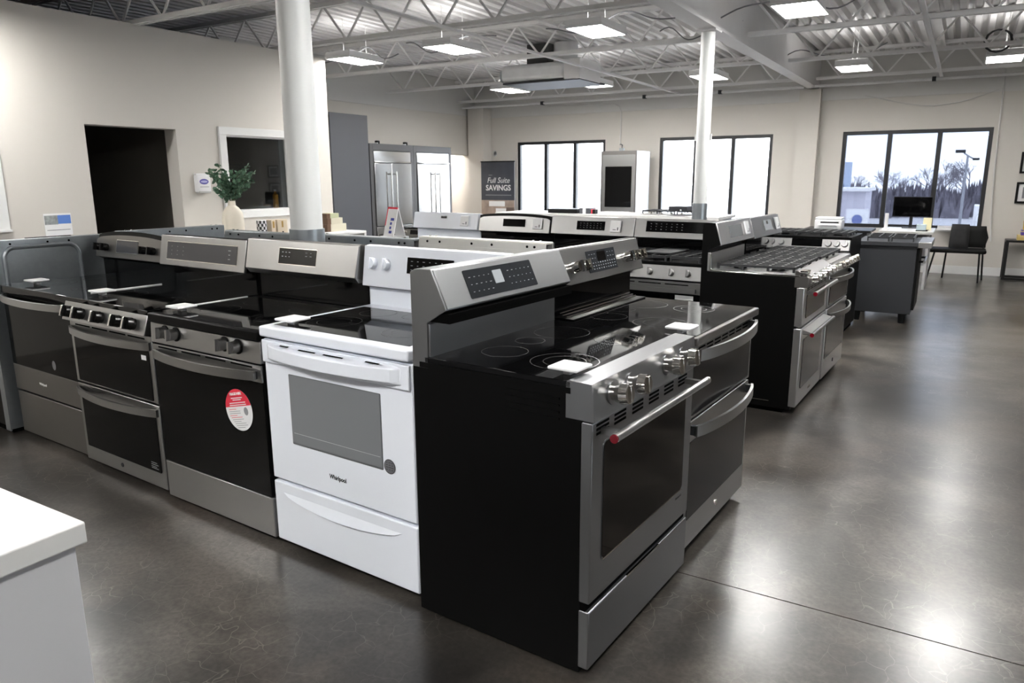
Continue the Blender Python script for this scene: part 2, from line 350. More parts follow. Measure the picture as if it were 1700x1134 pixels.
# columns
def column(x, y, r, top, sleeve_top, label_struct='column'):
    c = struct(thing(label_struct, '', '', (x, y, 0))); del c['label'], c['category']
    MB().cyl((0, 0, 0), (0, 0, top), r, n=32, cap=True).build('shaft', pipew, c, smooth=True)
    MB().cyl((0, 0, .0), (0, 0, sleeve_top), r*1.10, n=32).build('sleeve', galv, c, smooth=True)
    MB().box(-.16, .16, -.16, .16, 0, .015).build('base_plate', galv, c)
    return c
column(-2.94, 2.81, .082, 3.3, 1.20)
c2 = column(-2.245, 7.37, .066, 2.79, 1.20); MB().box(-.1, .1, -.1, .1, 2.79, 2.806).build('cap_plate', ceilm, c2)
MB().box(-.082, .082, -.012, .012, 1.80, 1.86).build('outlet_clip', pipew, c2)
# ceiling lights
lightm = mat('light_diffuser', (1, .985, .96), .5, emit=LAMP)
upm = mat('uplight_diffuser', (1, .985, .96), .5, emit=LAMP*.09)
housing = mat('light_housing', (.70, .70, .70), .5)
dimm = mat('dimmed_light_diffuser', (1, .985, .96), .5, emit=LAMP*.5)
def ceiling_light(x, y, label, z=2.80, up=True, dim=False):
    t = thing('ceiling_light', label, 'light', (x, y, z), 0, 'suspended panel lights')
    MB().box(-.19, .19, -.31, .31, .02, .075).build('housing', housing, t, bevel=.006)
    MB().box(-.195, -.18, -.315, .315, -.004, .02).box(.18, .195, -.315, .315, -.004, .02).box(-.18, .18, -.315, -.30, -.004, .02).box(-.18, .18, .30, .315, -.004, .02).build('rim', housing, t)
    MB().box(-.18, .18, -.30, .30, 0, .012).build('diffuser', dimm if dim else lightm, t)
    for k in range(4 if up else 0): MB().box(-.165, .165, -.27+k*.15, -.18+k*.15, .0755, .080).build('uplight_lens', upm, t)
    MB().cyl((0, -.2, .075), (0, -.2, .5), .004, n=5).cyl((0, .2, .075), (0, .2, .5), .004, n=5).build('hanger', ceilm, t)
LBL = {(-6.58, 7.26): 'bright panel light nearest the end of the left partition', (-5.09, 7.21): 'bright panel light second along the nearer row from the left partition', (-3.29, 7.12): 'bright panel light left of the roof beam in the nearer row',
       (-1.39, 7.18): 'large panel light right of the roof beam at the top edge', (-1.39, 10.85): 'panel light right of the roof beam near the right window', (.23, 10.95): 'panel light beside the cable coil at the right edge',
       (-6.35, 10.55): 'panel light left of the duct unit near the far corner', (-4.93, 10.6): 'panel light just below and right of the silver duct unit', (-3.22, 10.7): 'panel light partly hidden behind the far white column'}
for (x, y), l in LBL.items(): ceiling_light(x, y, l, 2.86 if y < 8 else 2.80, dim=(y > 8 and x > -2) or (y < 8 and x < -6))
for x in (-6.3, -4.8, -3.1, -1.3, .3):  # unseen fixtures, picked for general fill and the brightness of nearby surfaces
    for y in (3.1, -.75, -4.6):
        if not (y == 3.1 and x in (-3.1, -4.8)) and not (y == -4.6 and x < 0) and not (y == -.75 and x == -4.8): ceiling_light(x, y if x != -6.3 or y != 3.1 else 2.6, 'panel light hanging over the front of the showroom, out of view', up=False)
ceiling_light(-9.6, 12.6, 'unseen panel light added to brighten the hallway beyond the opening', 2.2)  # lamp added out of sight to light the hallway
ceiling_light(.24, 7.2, 'panel light right of the top edge, mirrored in the floor', 2.86)
# ================================================================== RANGES
def panelT(yb, zb, yt, zt):
    s = Vector((0, yt-yb, zt-zb)); L = s.length; s.normalize()
    n = Vector((0, s.z, -s.y))
    T = Matrix(((1, 0, 0, 0), (0, n.y, s.y, yb), (0, n.z, s.z, zb), (0, 0, 0, 1))); return T, L
def rrect(x0, x1, z0, z1, r, n=4):
    P = []
    for cx, cz, a in ((x1-r, z0+r, -90), (x1-r, z1-r, 0), (x0+r, z1-r, 90), (x0+r, z0+r, 180)):
        P += [(cx+r*math.cos(math.radians(a+90*k/n)), cz+r*math.sin(math.radians(a+90*k/n))) for k in range(n+1)]
    return P
def plate(name, m, parent, x0, x1, z0, z1, y0, y1, r=.006, T=None): return MB(T).plate(rrect(x0, x1, z0, z1, r), y0, y1).build(name, m, parent)
def dome(o): return o
def knob(parent, u, v, r=.022, L=.034, m=steel, T=None, base=None, grip=True, name='knob'):
    k = MB(T).cyl((u, 0, v), (u, -L*.35, v), r*.92, r*.92, 20).cyl((u, -L*.35, v), (u, -L, v), r, r*.86, 20)
    if grip: k.box(u-r*.22, u+r*.22, -L*1.35, -L*.3, v-r*.95, v+r*.95)
    o = k.build(name, m, parent, smooth=True)
    if base: MB(T).cyl((u, .001, v), (u, -.004, v), r*1.22, n=20).build('knob_ring', base, o, smooth=True)
    return o
def body(root, sm, z1, y1=.645, z0=.012, base=True):
    B('body', sm, root, .001, .756, .03, y1, z0 if not base else .045, z1)
    if base: B('base', gap, root, .02, .737, .06, y1-.02, 0, .045)
def rings(root, z, spots):
    mb = MB()
    for x, y, r in spots: mb.ring((x, y, z+.0006), r, .0025); 
    for x, y, r in spots[:2]: mb.ring((x, y, z+.0006), r*.62, .0018)
    stuff(mb.build('burner_print', ringm, root))
SPOTS = [(.19, .20, .105), (.56, .20, .085), (.20, .43, .075), (.56, .43, .10), (.38, .45, .05)]
def bow(name, parent, x0, x1, zc, hh, out, base, t=.012, m=steel, n=18, power=.75, brackets=True):
    mb = MB(); R_ = []
    for i in range(n+1):
        s = i/n; x = x0+(x1-x0)*s; y = base-(out-abs(0))*max(math.sin(math.pi*s), 0)**power
        R_.append((x, y))
    vs = []; fs = []
    for x, y in R_: vs += [(x, y, zc-hh/2), (x, y, zc+hh/2), (x, y+t, zc+hh/2), (x, y+t, zc-hh/2)]
    for i in range(n):
        a, b = 4*i, 4*i+4
        fs += [(a+k, b+k, b+(k+1) % 4, a+(k+1) % 4) for k in range(4)]
    fs += [(3, 2, 1, 0), (4*n, 4*n+1, 4*n+2, 4*n+3)]
    h = mb.add(vs, fs).build(name, m, parent, smooth=True)
    if brackets:
        for x in (x0, x1-.022): B('handle_bracket', grayc, h, x, x+.022, base+t*.5, .002, zc-hh*.42, zc+hh*.42)
    return h
def tube_handle(parent, x0, x1, z, y, r=.0125, caps=True):
    h = MB().cyl((x0, y, z), (x1, y, z), r, n=20).build('handle', steel, parent, smooth=True)
    for x in (x0+.035, x1-.055): B('handle_bracket', steel, h, x, x+.02, y, .002, z-.009, z+.009)
    if caps:
        MB().cyl((x0, y, z), (x0-.005, y, z), r*1.02, n=20).build('red_end_cap', red, h, smooth=True); MB().cyl((x1, y, z), (x1+.005, y, z), r*1.02, n=20).build('end_cap', chrome, h, smooth=True)
    return h
def slots(parent, x0, x1, z0, dz, n, k, gapx, y=-.0006, h=.007, T=None):
    L = (x1-x0-gapx*(n-1))/n
    for i in range(n):
        for j in range(k):
            x = x0+i*(L+gapx); z = z0-j*dz
            MB(T).box(x, x+L, y, y+.004, z-h/2, z+h/2).build('vent_slot', gap, parent)
def legend(parent, T, u0, u1, v0, v1, cols, rows, w_=.008, h=.0021, y=-.0026, skip=(), m=None):
    mb = MB(T)
    for i in range(cols):
        for j in range(rows):
            if (i, j) in skip: continue
            u = u0+(u1-u0)*(i+.5)/cols; v = v0+(v1-v0)*(j+.5)/rows; ww = w_*(.6+.8*random.random())
            mb.box(u-ww/2, u+ww/2, y, y+.001, v-h/2, v+h/2)
    return stuff(mb.build('panel_print', m or legm, parent))
def backguard(root, yb, zb, yt, zt, zc, m, endm, low_m, y1=.645, low_y=None, x0=0., x1=.757, drop=.012):
    low_y = yb+.05 if low_y is None else low_y
    g = MB().prism([(y1, zc-.03), (y1, zt-.012), (yt+.03, zt+.002), (yt+.012, zt), (yb+.012, zb-.001), (low_y+.002, zb-drop), (low_y+.002, zc-.03)], x0+.001, x1-.001).build('backguard', endm, root)
    T, L = panelT(yb, zb, yt, zt)
    p = MB(T).box(x0, x1, 0, .014, 0, L).build('control_panel', m, g, bevel=.003)
    B('lower_backguard', low_m, g, x0+.004, x1-.004, low_y-.004, low_y+.004, zc-.01, zb-drop)
    return g, p, T, L
# ---- 1 hero: electric range with round knobs, at the corner
def hero():
    r = thing('electric_range', 'stainless electric range with black side, four chrome knobs and bar handle with red end cap', 'range', (-.807, 1.767, 0), 86.5)
    body(r, blk, .893, y1=.65, z0=.012, base=False); B('foot_rail', gap, r, .02, .737, .05, .62, 0, .012)
    for z in (.852, .832, .812, .792): MB().box(-.002, .002, .105, .29, z-.003, z+.003).build('side_rib', blk, r)
    B('cooktop', gls, r, .0, .757, .07, .60, .888, .907, bevel=.002); B('cooktop_edge', blk, r, -.002, .757, .07, .62, .872, .889)
    rings(r, .907, SPOTS)
    pan = MB().prism([(.085, .80), (.085, .905), (.075, .911), (.004, .908), (-.008, .80)][::-1], 0, .757).build('knob_panel', hsteel, r, bevel=.0015)
    T, L = panelT(-.008, .80, .004, .908)
    for u in (.115, .235, .50, .635):
        k = MB(T).cyl((u, 0, .058), (u, -.016, .058), .022, .022, 24).cyl((u, -.016, .058), (u, -.032, .058), .026, .031, 24).cyl((u, -.032, .058), (u, -.056, .058), .031, .029, 24).build('knob', chrome, pan, smooth=True)
        MB(T).box(u-.005, u+.005, -.062, -.054, .034, .082).build('knob_grip', chrome, k, bevel=.001)
        MB(T).cyl((u, .001, .058), (u, -.004, .058), .034, n=24).build('knob_ring', hsteel, k, smooth=True)
    d = B('door', hsteel, r, 0, .757, 0, .035, .245, .797, bevel=.004)
    plate('window_trim', hsteel, d, .066, .690, .355, .728, -.0015, .004, .02)
    plate('window', ovg, d, .070, .686, .361, .724, -.003, .004, .018)
    MB().prism([(0, 0), (0, .004), (-.004, .004), (-.004, 0)], .075, .682).build('window_ledge', chrome, d).location = (0, 0, .357)
    for x in (.025, .135, .255, .375, .495, .615):
        for j in range(3): B('vent_slot', gap, d, x, x+.075, -.0012, .003, .782-j*.013, .789-j*.013)
    tube_handle(d, .015, .725, .763, -.062)
    text('door_badge', 'KitchenAid', .012, grayc, d, front(.66, -.001, .335))
    dr = B('drawer', hsteel, r, 0, .757, 0, .035, .03, .219, bevel=.004); B('drawer_shadow_gap', gap, r, .002, .755, .012, .03, .03, .245)
    MB().box(.25, .50, -.002, .004, .214, .222).build('drawer_pull', chrome, dr)
    g = MB().prism([(.65, .87), (.65, 1.172), (.632, 1.182), (.565, 1.185), (.508, 1.062), (.585, 1.016), (.585, .87)], 0, .757).build('backguard', hsteel, r, bevel=.002)
    T, L = panelT(.508, 1.062, .565, 1.185)
    B('shadow_strip', gap, g, .006, .751, .50, .60, 1.02, 1.05).scale = (1, 1, 1)
    cp = MB(T).box(.006, .751, -.004, .006, .002, L-.004).build('control_panel', hsteel, g, bevel=.002)
    p = plate('display', lcdk, cp, .135, .525, .018, L-.022, -.006, .004, .005, T)
    plate('lcd', lcd, p, .285, .335, .052, .098, -.0075, 0, .003, T)
    legend(p, T, .145, .275, .026, .10, 5, 3, y=-.0072); legend(p, T, .36, .515, .03, .10, 6, 3, .006, y=-.0072)
    B('lower_backguard', hsteel, g, .004, .753, .578, .59, .905, 1.012, bevel=.002)
    return r
hero()
# ---- 2 double-oven electric range beside it
def double_electric():
    r = thing('double_oven_range', 'stainless double oven electric range with two bowed handles beside the corner range', 'range', (-.785, 2.555, 0), 87)
    body(r, blk, .86, y1=.65)
    B('cooktop_rim', dsteel, r, 0, .757, -.025, .60, .862, .894, bevel=.005); B('cooktop', gls, r, .012, .745, -.008, .585, .893, .8965)
    rings(r, .8965, SPOTS)
    d = B('upper_door', steel, r, .002, .755, 0, .035, .575, .855, bevel=.004)
    plate('window', ovg2, d, .03, .727, .59, .79, -.003, .003, .008)
    slots(d, .08, .68, .838, .014, 7, 2, .018, h=.006)
    bow('handle', d, .03, .727, .825, .042, .045, -.03)
    d = B('lower_door', steel, r, .002, .755, 0, .035, .05, .565, bevel=.004)
    plate('window', ovg2, d, .03, .727, .17, .485, -.003, .003, .008)
    bow('handle', d, .03, .727, .535, .042, .045, -.03)
    MB().cyl((.378, 0, .115), (.378, -.004, .115), .013, n=20).build('round_badge', chrome, d, smooth=True)
    g, p, T, L = backguard(r, .53, 1.035, .572, 1.176, .90, steel, dsteel, gls, y1=.66, low_y=.60)
    MB().box(.03, .727, .50, .60, .897, .903).build('vent_trim', blk, g, bevel=.002)
    for k in range(3): MB().cyl((.05, .545+k*.016, .905+k*.006), (.71, .545+k*.016, .905+k*.006), .004, n=8).build('vent_rail', chrome, g, smooth=True)
    dsp = plate('display', lcdk, p, .235, .495, .03, L-.025, -.003, .004, .003, T); plate('lcd', ovg, dsp, .325, .40, .075, L-.032, -.0045, 0, .002, T)
    legend(dsp, T, .245, .485, .036, .075, 11, 3, .007, .0035, y=-.0042); legend(dsp, T, .245, .315, .08, .115, 3, 2, y=-.0042); legend(dsp, T, .41, .485, .08, .115, 3, 2, y=-.0042)
    for u in (.095, .155, .575, .635, .695): knob(p, u, .065, .024, .045, chrome, T)
    return r
double_electric()
# ---- 3 white range
def white_range():
    r = thing('white_range', 'white electric range with grey window and drawer beside the corner range', 'range', (-2.238, 1.879, 0), -3.5)
    body(r, wht, .872)
    B('cooktop', wht, r, 0, .757, -.018, .58, .874, .915, bevel=.008); B('glass_top', gls, r, .035, .722, .03, .50, .914, .9162)
    rings(r, .9162, [(x, y-.01, q) for x, y, q in SPOTS])
    d = B('door', wht, r, .0, .757, 0, .035, .300, .864, bevel=.006)
    MB().box(.004, .753, -.012, .01, .775, .862).build('door_band', wht, d, bevel=.004)
    n = 20; vs = []; fs = []
    for i in range(n+1):
        s = i/n; x = .035+.685*s; o = .012+.055*math.sin(math.pi*s)**.55
        vs += [(x, -.006, .858), (x, -o, .846), (x, -o, .800), (x, -o*.55-.006, .790), (x, -.006, .792)]
    for i in range(n):
        a, b = 5*i, 5*i+5; fs += [(a+k, b+k, b+(k+1) % 5, a+(k+1) % 5) for k in range(5)]
    fs += [(4, 3, 2, 1, 0), tuple(range(5*n, 5*n+5))]
    h = MB().add(vs, fs).build('handle', wht, d, bevel=.003)
    for x0, x1, y in ((.135, .185, -.030), (.245, .335, -.036), (.375, .475, -.036), (.575, .64, -.030)):
        MB().add([(x0, y-.004, .8515+(y+.006)*.2), (x1, y-.004, .8515+(y+.006)*.2), (x1, y+.004, .8535+(y+.006)*.2), (x0, y+.004, .8535+(y+.006)*.2)], [(0, 1, 2, 3)]).build('vent_slot', gap, h).location = (0, 0, .0085)
    plate('window_frame', mat('dark_grey_seal', (.10, .105, .11), .4), d, .136, .610, .466, .742, -.0012, .003, .004)
    w_ = plate('window', wwin, d, .139, .607, .474, .739, -.0025, .003, .003)
    MB().box(.15, .60, -.0032, -.002, .512, .514).build('rack_line', mat('pale_rack', (.4, .41, .42), .4), w_)
    st = MB().ell(.641, .486, .027, .027, -.0016).build('energy_sticker', mat('dark_sticker', (.02, .02, .022), .5), d); MB().ell(.641, .486, .0245, .0245, -.0020).build('sticker_face', mat('grey_sticker', (.13, .13, .14), .4), st)
    legend(st, None, .622, .660, .47, .505, 3, 4, .009, .002, y=-.0026, m=mat('dark_sticker', (0, 0, 0)))
    text('door_badge', 'Whirlpool', .024, black_m, d, front(.375, -.0008, .379), bold=.0004, sx=.88)
    dr = B('drawer', wht, r, .0, .757, 0, .035, .035, .288, bevel=.006)
    vs = []; fs = []; n = 20
    for i in range(n+1):
        s = i/n; x = .055+.63*s; o = math.sin(math.pi*s)**.6
        vs += [(x, .0005, .247), (x, -.001-.013*o, .247-.040*o), (x, .0005, .247-.046*o-.002)]
    for i in range(n): a, b = 3*i, 3*i+3; fs += [(a+k, b+k, b+(k+1) % 3, a+(k+1) % 3) for k in range(3)]
    MB().add(vs, fs).build('pull_scoop', wht, dr, smooth=True)
    g, p, T, L = backguard(r, .53, 1.003, .556, 1.174, .905, wht, wht, wht, low_y=.575)
    dsp = plate('display', gls, p, .255, .50, .068, .135, -.003, .003, .002, T); legend(dsp, T, .265, .49, .075, .128, 7, 3, .008, .0025, y=-.0042)
    for u in (.06, .137, .62, .697): knob(p, u, .098, .026, .026, wht, T, name='knob')
white_range()
# ---- 4 black-glass range with red and white sticker
def sticker_range():
    r = thing('electric_range', 'stainless electric range with black glass door carrying a red and white oval sticker', 'range', (-3.006, 1.922, 0), -3.5)
    body(r, blk, .845)
    B('cooktop', blk, r, 0, .757, -.012, .58, .848, .889, bevel=.006); B('glass_top', gls, r, .012, .745, .012, .52, .8885, .8905); rings(r, .8905, SPOTS)
    B('pale_strip', plas, r, .001, .009, .16, .50, .889, .894)  # pale strip along the left edge of the cooktop
    T, L = panelT(-.006, .758, -.001, .846)
    pan = MB(T).box(0, .757, 0, .03, 0, L).build('knob_panel', steel, r, bevel=.003)
    for u in (.115, .195, .535, .62): knob(pan, u, .055, .025, .036, steel, T, base=blk)
    d = B('door', blk, r, .002, .755, .003, .035, .207, .752, bevel=.003)
    MB().box(.004, .753, -.004, .02, .683, .751).build('door_band', steel, d, bevel=.002)
    plate('window', dgl, d, .004, .753, .209, .681, -.001, .01, .004)
    for x0, x1 in ((.05, .19), (.225, .36), (.395, .53), (.565, .70)): B('vent_slot', gap, d, x0, x1, -.0052, 0, .738, .744)
    bow('handle', d, .03, .727, .712, .036, .048, -.022, m=steel)
    c = (.588, .546); q = .087; a = math.radians(13); RT = Matrix.Translation((c[0], 0, c[1])) @ Matrix.Rotation(-a, 4, 'Y')
    s = MB(RT).ell(0, 0, q, q, -.0016, 48).build('round_sticker', white_p, d)
    MB(RT).ell(0, 0, q, q, -.0020, 32, math.radians(10), math.radians(170)).build('red_half', redp, s)
    text('sticker_title', 'FRIGIDAIRE', .0155, white_p, s, Matrix.Translation((0, -.0026, 0)) @ RT @ front(0, 0, .067), bold=.0004)
    for z, w_ in ((.050, .075), (.042, .055), (.030, .105), (.021, .11)): MB(RT).box(-w_/2, w_/2, -.0026, -.002, z-.0018, z+.0018).build('print_line', white_p, s)
    for i in range(10):
        z = .004-i*.0085; x0 = -.068+max(0, i-3)*.006; MB(RT).box(x0, x0+(.075 if i % 3 else .05), -.0022, -.0018, z-.001, z+.001).build('print_line', redp if i in (0, 3, 4) else legm, s)
    MB(RT).ell(.045, -.008, .014, .017, -.0019, 20).build('line_drawing', legm, s)
    dr = B('drawer', steel, r, .0, .757, 0, .035, .033, .203, bevel=.004)
    g, p, T, L = backguard(r, .505, 1.034, .535, 1.174, .89, steel, dsteel, gls, low_y=.59, drop=.028)
    MB().prism([(.505, 1.036), (.56, 1.036), (.56, 1.010), (.528, 1.010)][::-1], .002, .755).build('panel_chin', steel, g, bevel=.002)
    dsp = plate('display', gls, p, .245, .50, .036, .108, -.003, .003, .002, T); plate('display_rim', chrome, p, .242, .503, .033, .111, -.0015, .003, .003, T)
    legend(dsp, T, .26, .33, .06, .10, 3, 2, .008, .004, y=-.0042); legend(dsp, T, .42, .48, .07, .10, 2, 2, .009, .003, y=-.0042)
sticker_range()
# ---- 5 double-oven range with five front knobs
def five_knob():
    r = thing('double_oven_range', 'stainless double oven range with five black knobs and two dark glass doors', 'range', (-3.808, 2.0, 0), -4.0)
    body(r, blk, .85)
    B('cooktop', gls, r, 0, .757, -.004, .58, .862, .887, bevel=.003); rings(r, .887, SPOTS); B('pale_strip', plas, r, .002, .012, .12, .50, .886, .892)  # thin pale strip on the left of the cooktop
    T, L = panelT(-.034, .776, -.006, .866)
    pan = MB().prism([(.03, .776), (.03, .868), (-.006, .866), (-.034, .776)][::-1], 0, .757).build('knob_panel', steel, r, bevel=.003)
    for u in (.09, .195, .375, .55, .66):
        k = knob(pan, u, .045, .029, .038, bkn, T); MB(T).box(u-.006, u+.006, -.056, -.03, .018, .072).build('knob_grip', chrome, k, bevel=.001)
    d = B('upper_door', steel, r, .002, .755, 0, .035, .452, .768, bevel=.004)
    plate('window', dgl, d, .035, .722, .462, .70, -.003, .003, .006)
    slots(d, .06, .70, .752, .012, 4, 1, .02, h=.007)
    bow('handle', d, .01, .747, .722, .036, .05, -.012, brackets=False)
    B('price_label', white_p, d, .66, .70, -.004, 0, .652, .674)
    d = B('lower_door', steel, r, .002, .755, 0, .035, .03, .443, bevel=.004)
    plate('window', dgl, d, .035, .722, .108, .39, -.003, .003, .006)
    bow('handle', d, .01, .747, .408, .036, .05, -.012, brackets=False)
    for z, w_ in ((.150, .05), (.140, .06), (.130, .045), (.122, .06)): B('energy_print', legm, d, .64, .64+w_, -.0036, -.002, z, z+.003)
    MB().cyl((.36, 0, .07), (.36, -.003, .07), .011, n=20).build('round_badge', grayc, d, smooth=True)
    g, p, T, L = backguard(r, .505, 1.0, .535, 1.160, .89, steel, blk, gls, low_y=.58)
    dsp = plate('display', mat('grey_display_glass', (.05, .05, .056), .05, spec=.7), p, .07, .69, .035, .128, -.003, .003, .003, T); plate('display_rim', chrome, p, .066, .694, .031, .132, -.0015, .003, .003, T)
    legend(dsp, T, .60, .66, .05, .115, 1, 3, .018, .004, y=-.0042); legend(dsp, T, .09, .25, .05, .115, 3, 3, .006, .002, y=-.0042)
five_knob()
# ---- 6 range with arched backguard at the far left of the row
def arched_bg(r, zc, yb, zb, yt, zt, steelm, y1=.645, x0=0., x1=.757, rise=.03):
    n = 16; xs_ = [x0+(x1-x0)*i/n for i in range(n+1)]
    def top(x): s = (x-x0)/(x1-x0); return zt+rise*(math.sin(math.pi*s)**.6)-rise*.6
    vs = []; fs = []
    for x in xs_: t = top(x); vs += [(x, y1, zc-.02), (x, y1, t-.008), (x, yt+.015, t+.010), (x, yb+.014, zb-.002), (x, yb+.05, zb-.02), (x, yb+.05, zc-.02)]
    for i in range(n): a, b = 6*i, 6*i+6; fs += [(a+k, b+k, b+(k+1) % 6, a+(k+1) % 6) for k in range(6)]
    fs += [(5, 4, 3, 2, 1, 0), tuple(range(6*n, 6*n+6))]
    g = MB().add(vs, fs).build('backguard', blk, r, smooth=True)
    T, L = panelT(yb, zb, yt, zt)
    P = [(x0+.01, 0), (x1-.012, 0)] + [(x, L-.012+(top(x)-zt)) for x in reversed(xs_[1:-1])]; P[2:2] = [(x1-.012, L-.02-rise*.55)]; P += [(x0+.01, L-.02-rise*.55)]
    p = MB(T).plate(P, -.001, .012).build('control_panel', steelm, g)
    B('lower_backguard', gls, g, x0+.004, x1-.004, yb+.046, yb+.052, zc-.01, zb-.02)
    return g, p, T, L
def arched_range():
    r = thing('electric_range', 'black and steel electric range with arched backguard next to the galvanised range back', 'range', (-4.575, 2.064, 0), -3.5)
    body(r, blk, .84)
    B('cooktop', gls, r, 0, .757, -.01, .58, .842, .884, bevel=.004); rings(r, .884, SPOTS)
    d = B('door', blk, r, .0, .757, 0, .035, .285, .835, bevel=.003)
    plate('window', dgl, d, .003, .754, .435, .832, -.002, .003, .004)
    MB().box(.002, .755, -.003, .02, .287, .432).build('door_band', dsteel, d, bevel=.002)
    bow('handle', d, .03, .727, .818, .036, .045, -.03)
    MB().ell(.50, .487, .020, .026, -.0026).build('grey_sticker', mat('grey_sticker', (.13, .13, .14), .4), d)
    text('door_badge', 'Whirlpool', .020, white_p, d, front(.34, -.0036, .356), bold=.0004)
    B('drawer', dsteel, r, .0, .757, 0, .035, .03, .275, bevel=.004)
    g, p, T, L = arched_bg(r, .885, .53, 1.0, .556, 1.135, dsteel, rise=.028)
    dsp = plate('display', mat('grey_display_glass', (.05, .05, .056), .05), p, .245, .475, .035, .105, -.004, .003, .002, T); plate('display_rim', chrome, p, .241, .479, .031, .109, -.0025, .003, .003, T)
    for u in (.06, .135, .555, .64): knob(p, u, .058, .023, .034, bkn, T)
arched_range()
# ---- ranges seen from behind
def rear_range(label, x, y, th, sheet, zt=1.16, arch=False, group=None, y1=.65):
    r = thing('electric_range', label, 'range', (x, y, 0), th, group)
    body(r, blk, .885, y1=y1-.012)
    B('cooktop', gls, r, 0, .757, -.01, .58, .885, .905, bevel=.003)
    d = B('door', steel, r, .002, .755, 0, .035, .25, .86, bevel=.004); plate('window', gls, d, .08, .677, .36, .70, -.003, .003, .01); bow('handle', d, .04, .717, .80, .034, .045, -.025)
    B('drawer', steel, r, .002, .755, 0, .035, .04, .24, bevel=.004)
    g = MB().prism([(y1-.02, .87), (y1-.02, zt-.012), (y1-.075, zt), (y1-.105, 1.02), (y1-.06, 1.0), (y1-.06, .87)], .001, .756).build('backguard', steel, r)
    T, L = panelT(y1-.105, 1.02, y1-.075, zt); plate('display', gls, g, .25, .51, .04, .11, -.003, .004, .003, T)
    s = B('rear_sheet', sheet, r, .004, .753, y1-.012, y1, .03, zt-.035)
    MB().box(.0, .757, y1-.062, y1-.004, zt-.006, zt+.004).box(.0, .757, y1-.006, y1-.002, zt-.04, zt).box(.0, .757, y1-.066, y1-.062, zt-.03, zt+.004).build('top_channel', sheet, s, bevel=.0015)
    for u in (.06, .10, .30, .42, .62, .70): MB().cyl((u, y1-.003, zt-.018), (u, y1+.001, zt-.018), .006, n=10).build('screw_hole', gap, s)
    for u in (.045, .085, .665, .705): MB().cyl((u, y1-.03, zt+.003), (u, y1-.03, zt+.010), .006, n=8).build('screw_head', chrome, s, smooth=True)
    if arch:
        pts = [(.25, y1, .70), (.25, y1, 1.02)] + [(.25+.06-.06*math.cos(a), y1, 1.02+.06*math.sin(a)) for a in [math.pi/2*k/6 for k in range(1, 7)]] + [(.60, y1, 1.08)] + [(.60+.06*math.sin(a), y1, 1.02+.06*math.cos(a)) for a in [math.pi/2*k/6 for k in range(1, 7)]] + [(.66, y1, .70)]
        MB().tube(pts, .013, n=8).build('stiffening_rib', sheet, s, smooth=True)
    B('corner_flange', sheet, r, .753, .760, y1-.06, y1, .02, zt-.02)
    return r
A = rear_range('range seen from behind, galvanised back with an arched rib, at the left end', -5.24, 2.822, -93.5, galv, 1.118, True)
rear_range('second range with its galvanised back to the row, beyond the arched rib one', -5.19, 3.59, -93.5, galv, 1.13)
cream = mat('cream_rear_sheet', (.62, .61, .57), .4, .2, noise=(20, .06))
rear_range('range facing away, pale enamelled rear channel behind the white range', -1.555, 3.60, 176.5, cream, 1.165)
rear_range('range facing away, steel rear channel behind the column sleeve', -2.325, 3.62, 176.5, galv, 1.15)
rear_range('range facing away, steel rear channel behind the five knob range', -3.095, 3.64, 176.5, galv, 1.145)
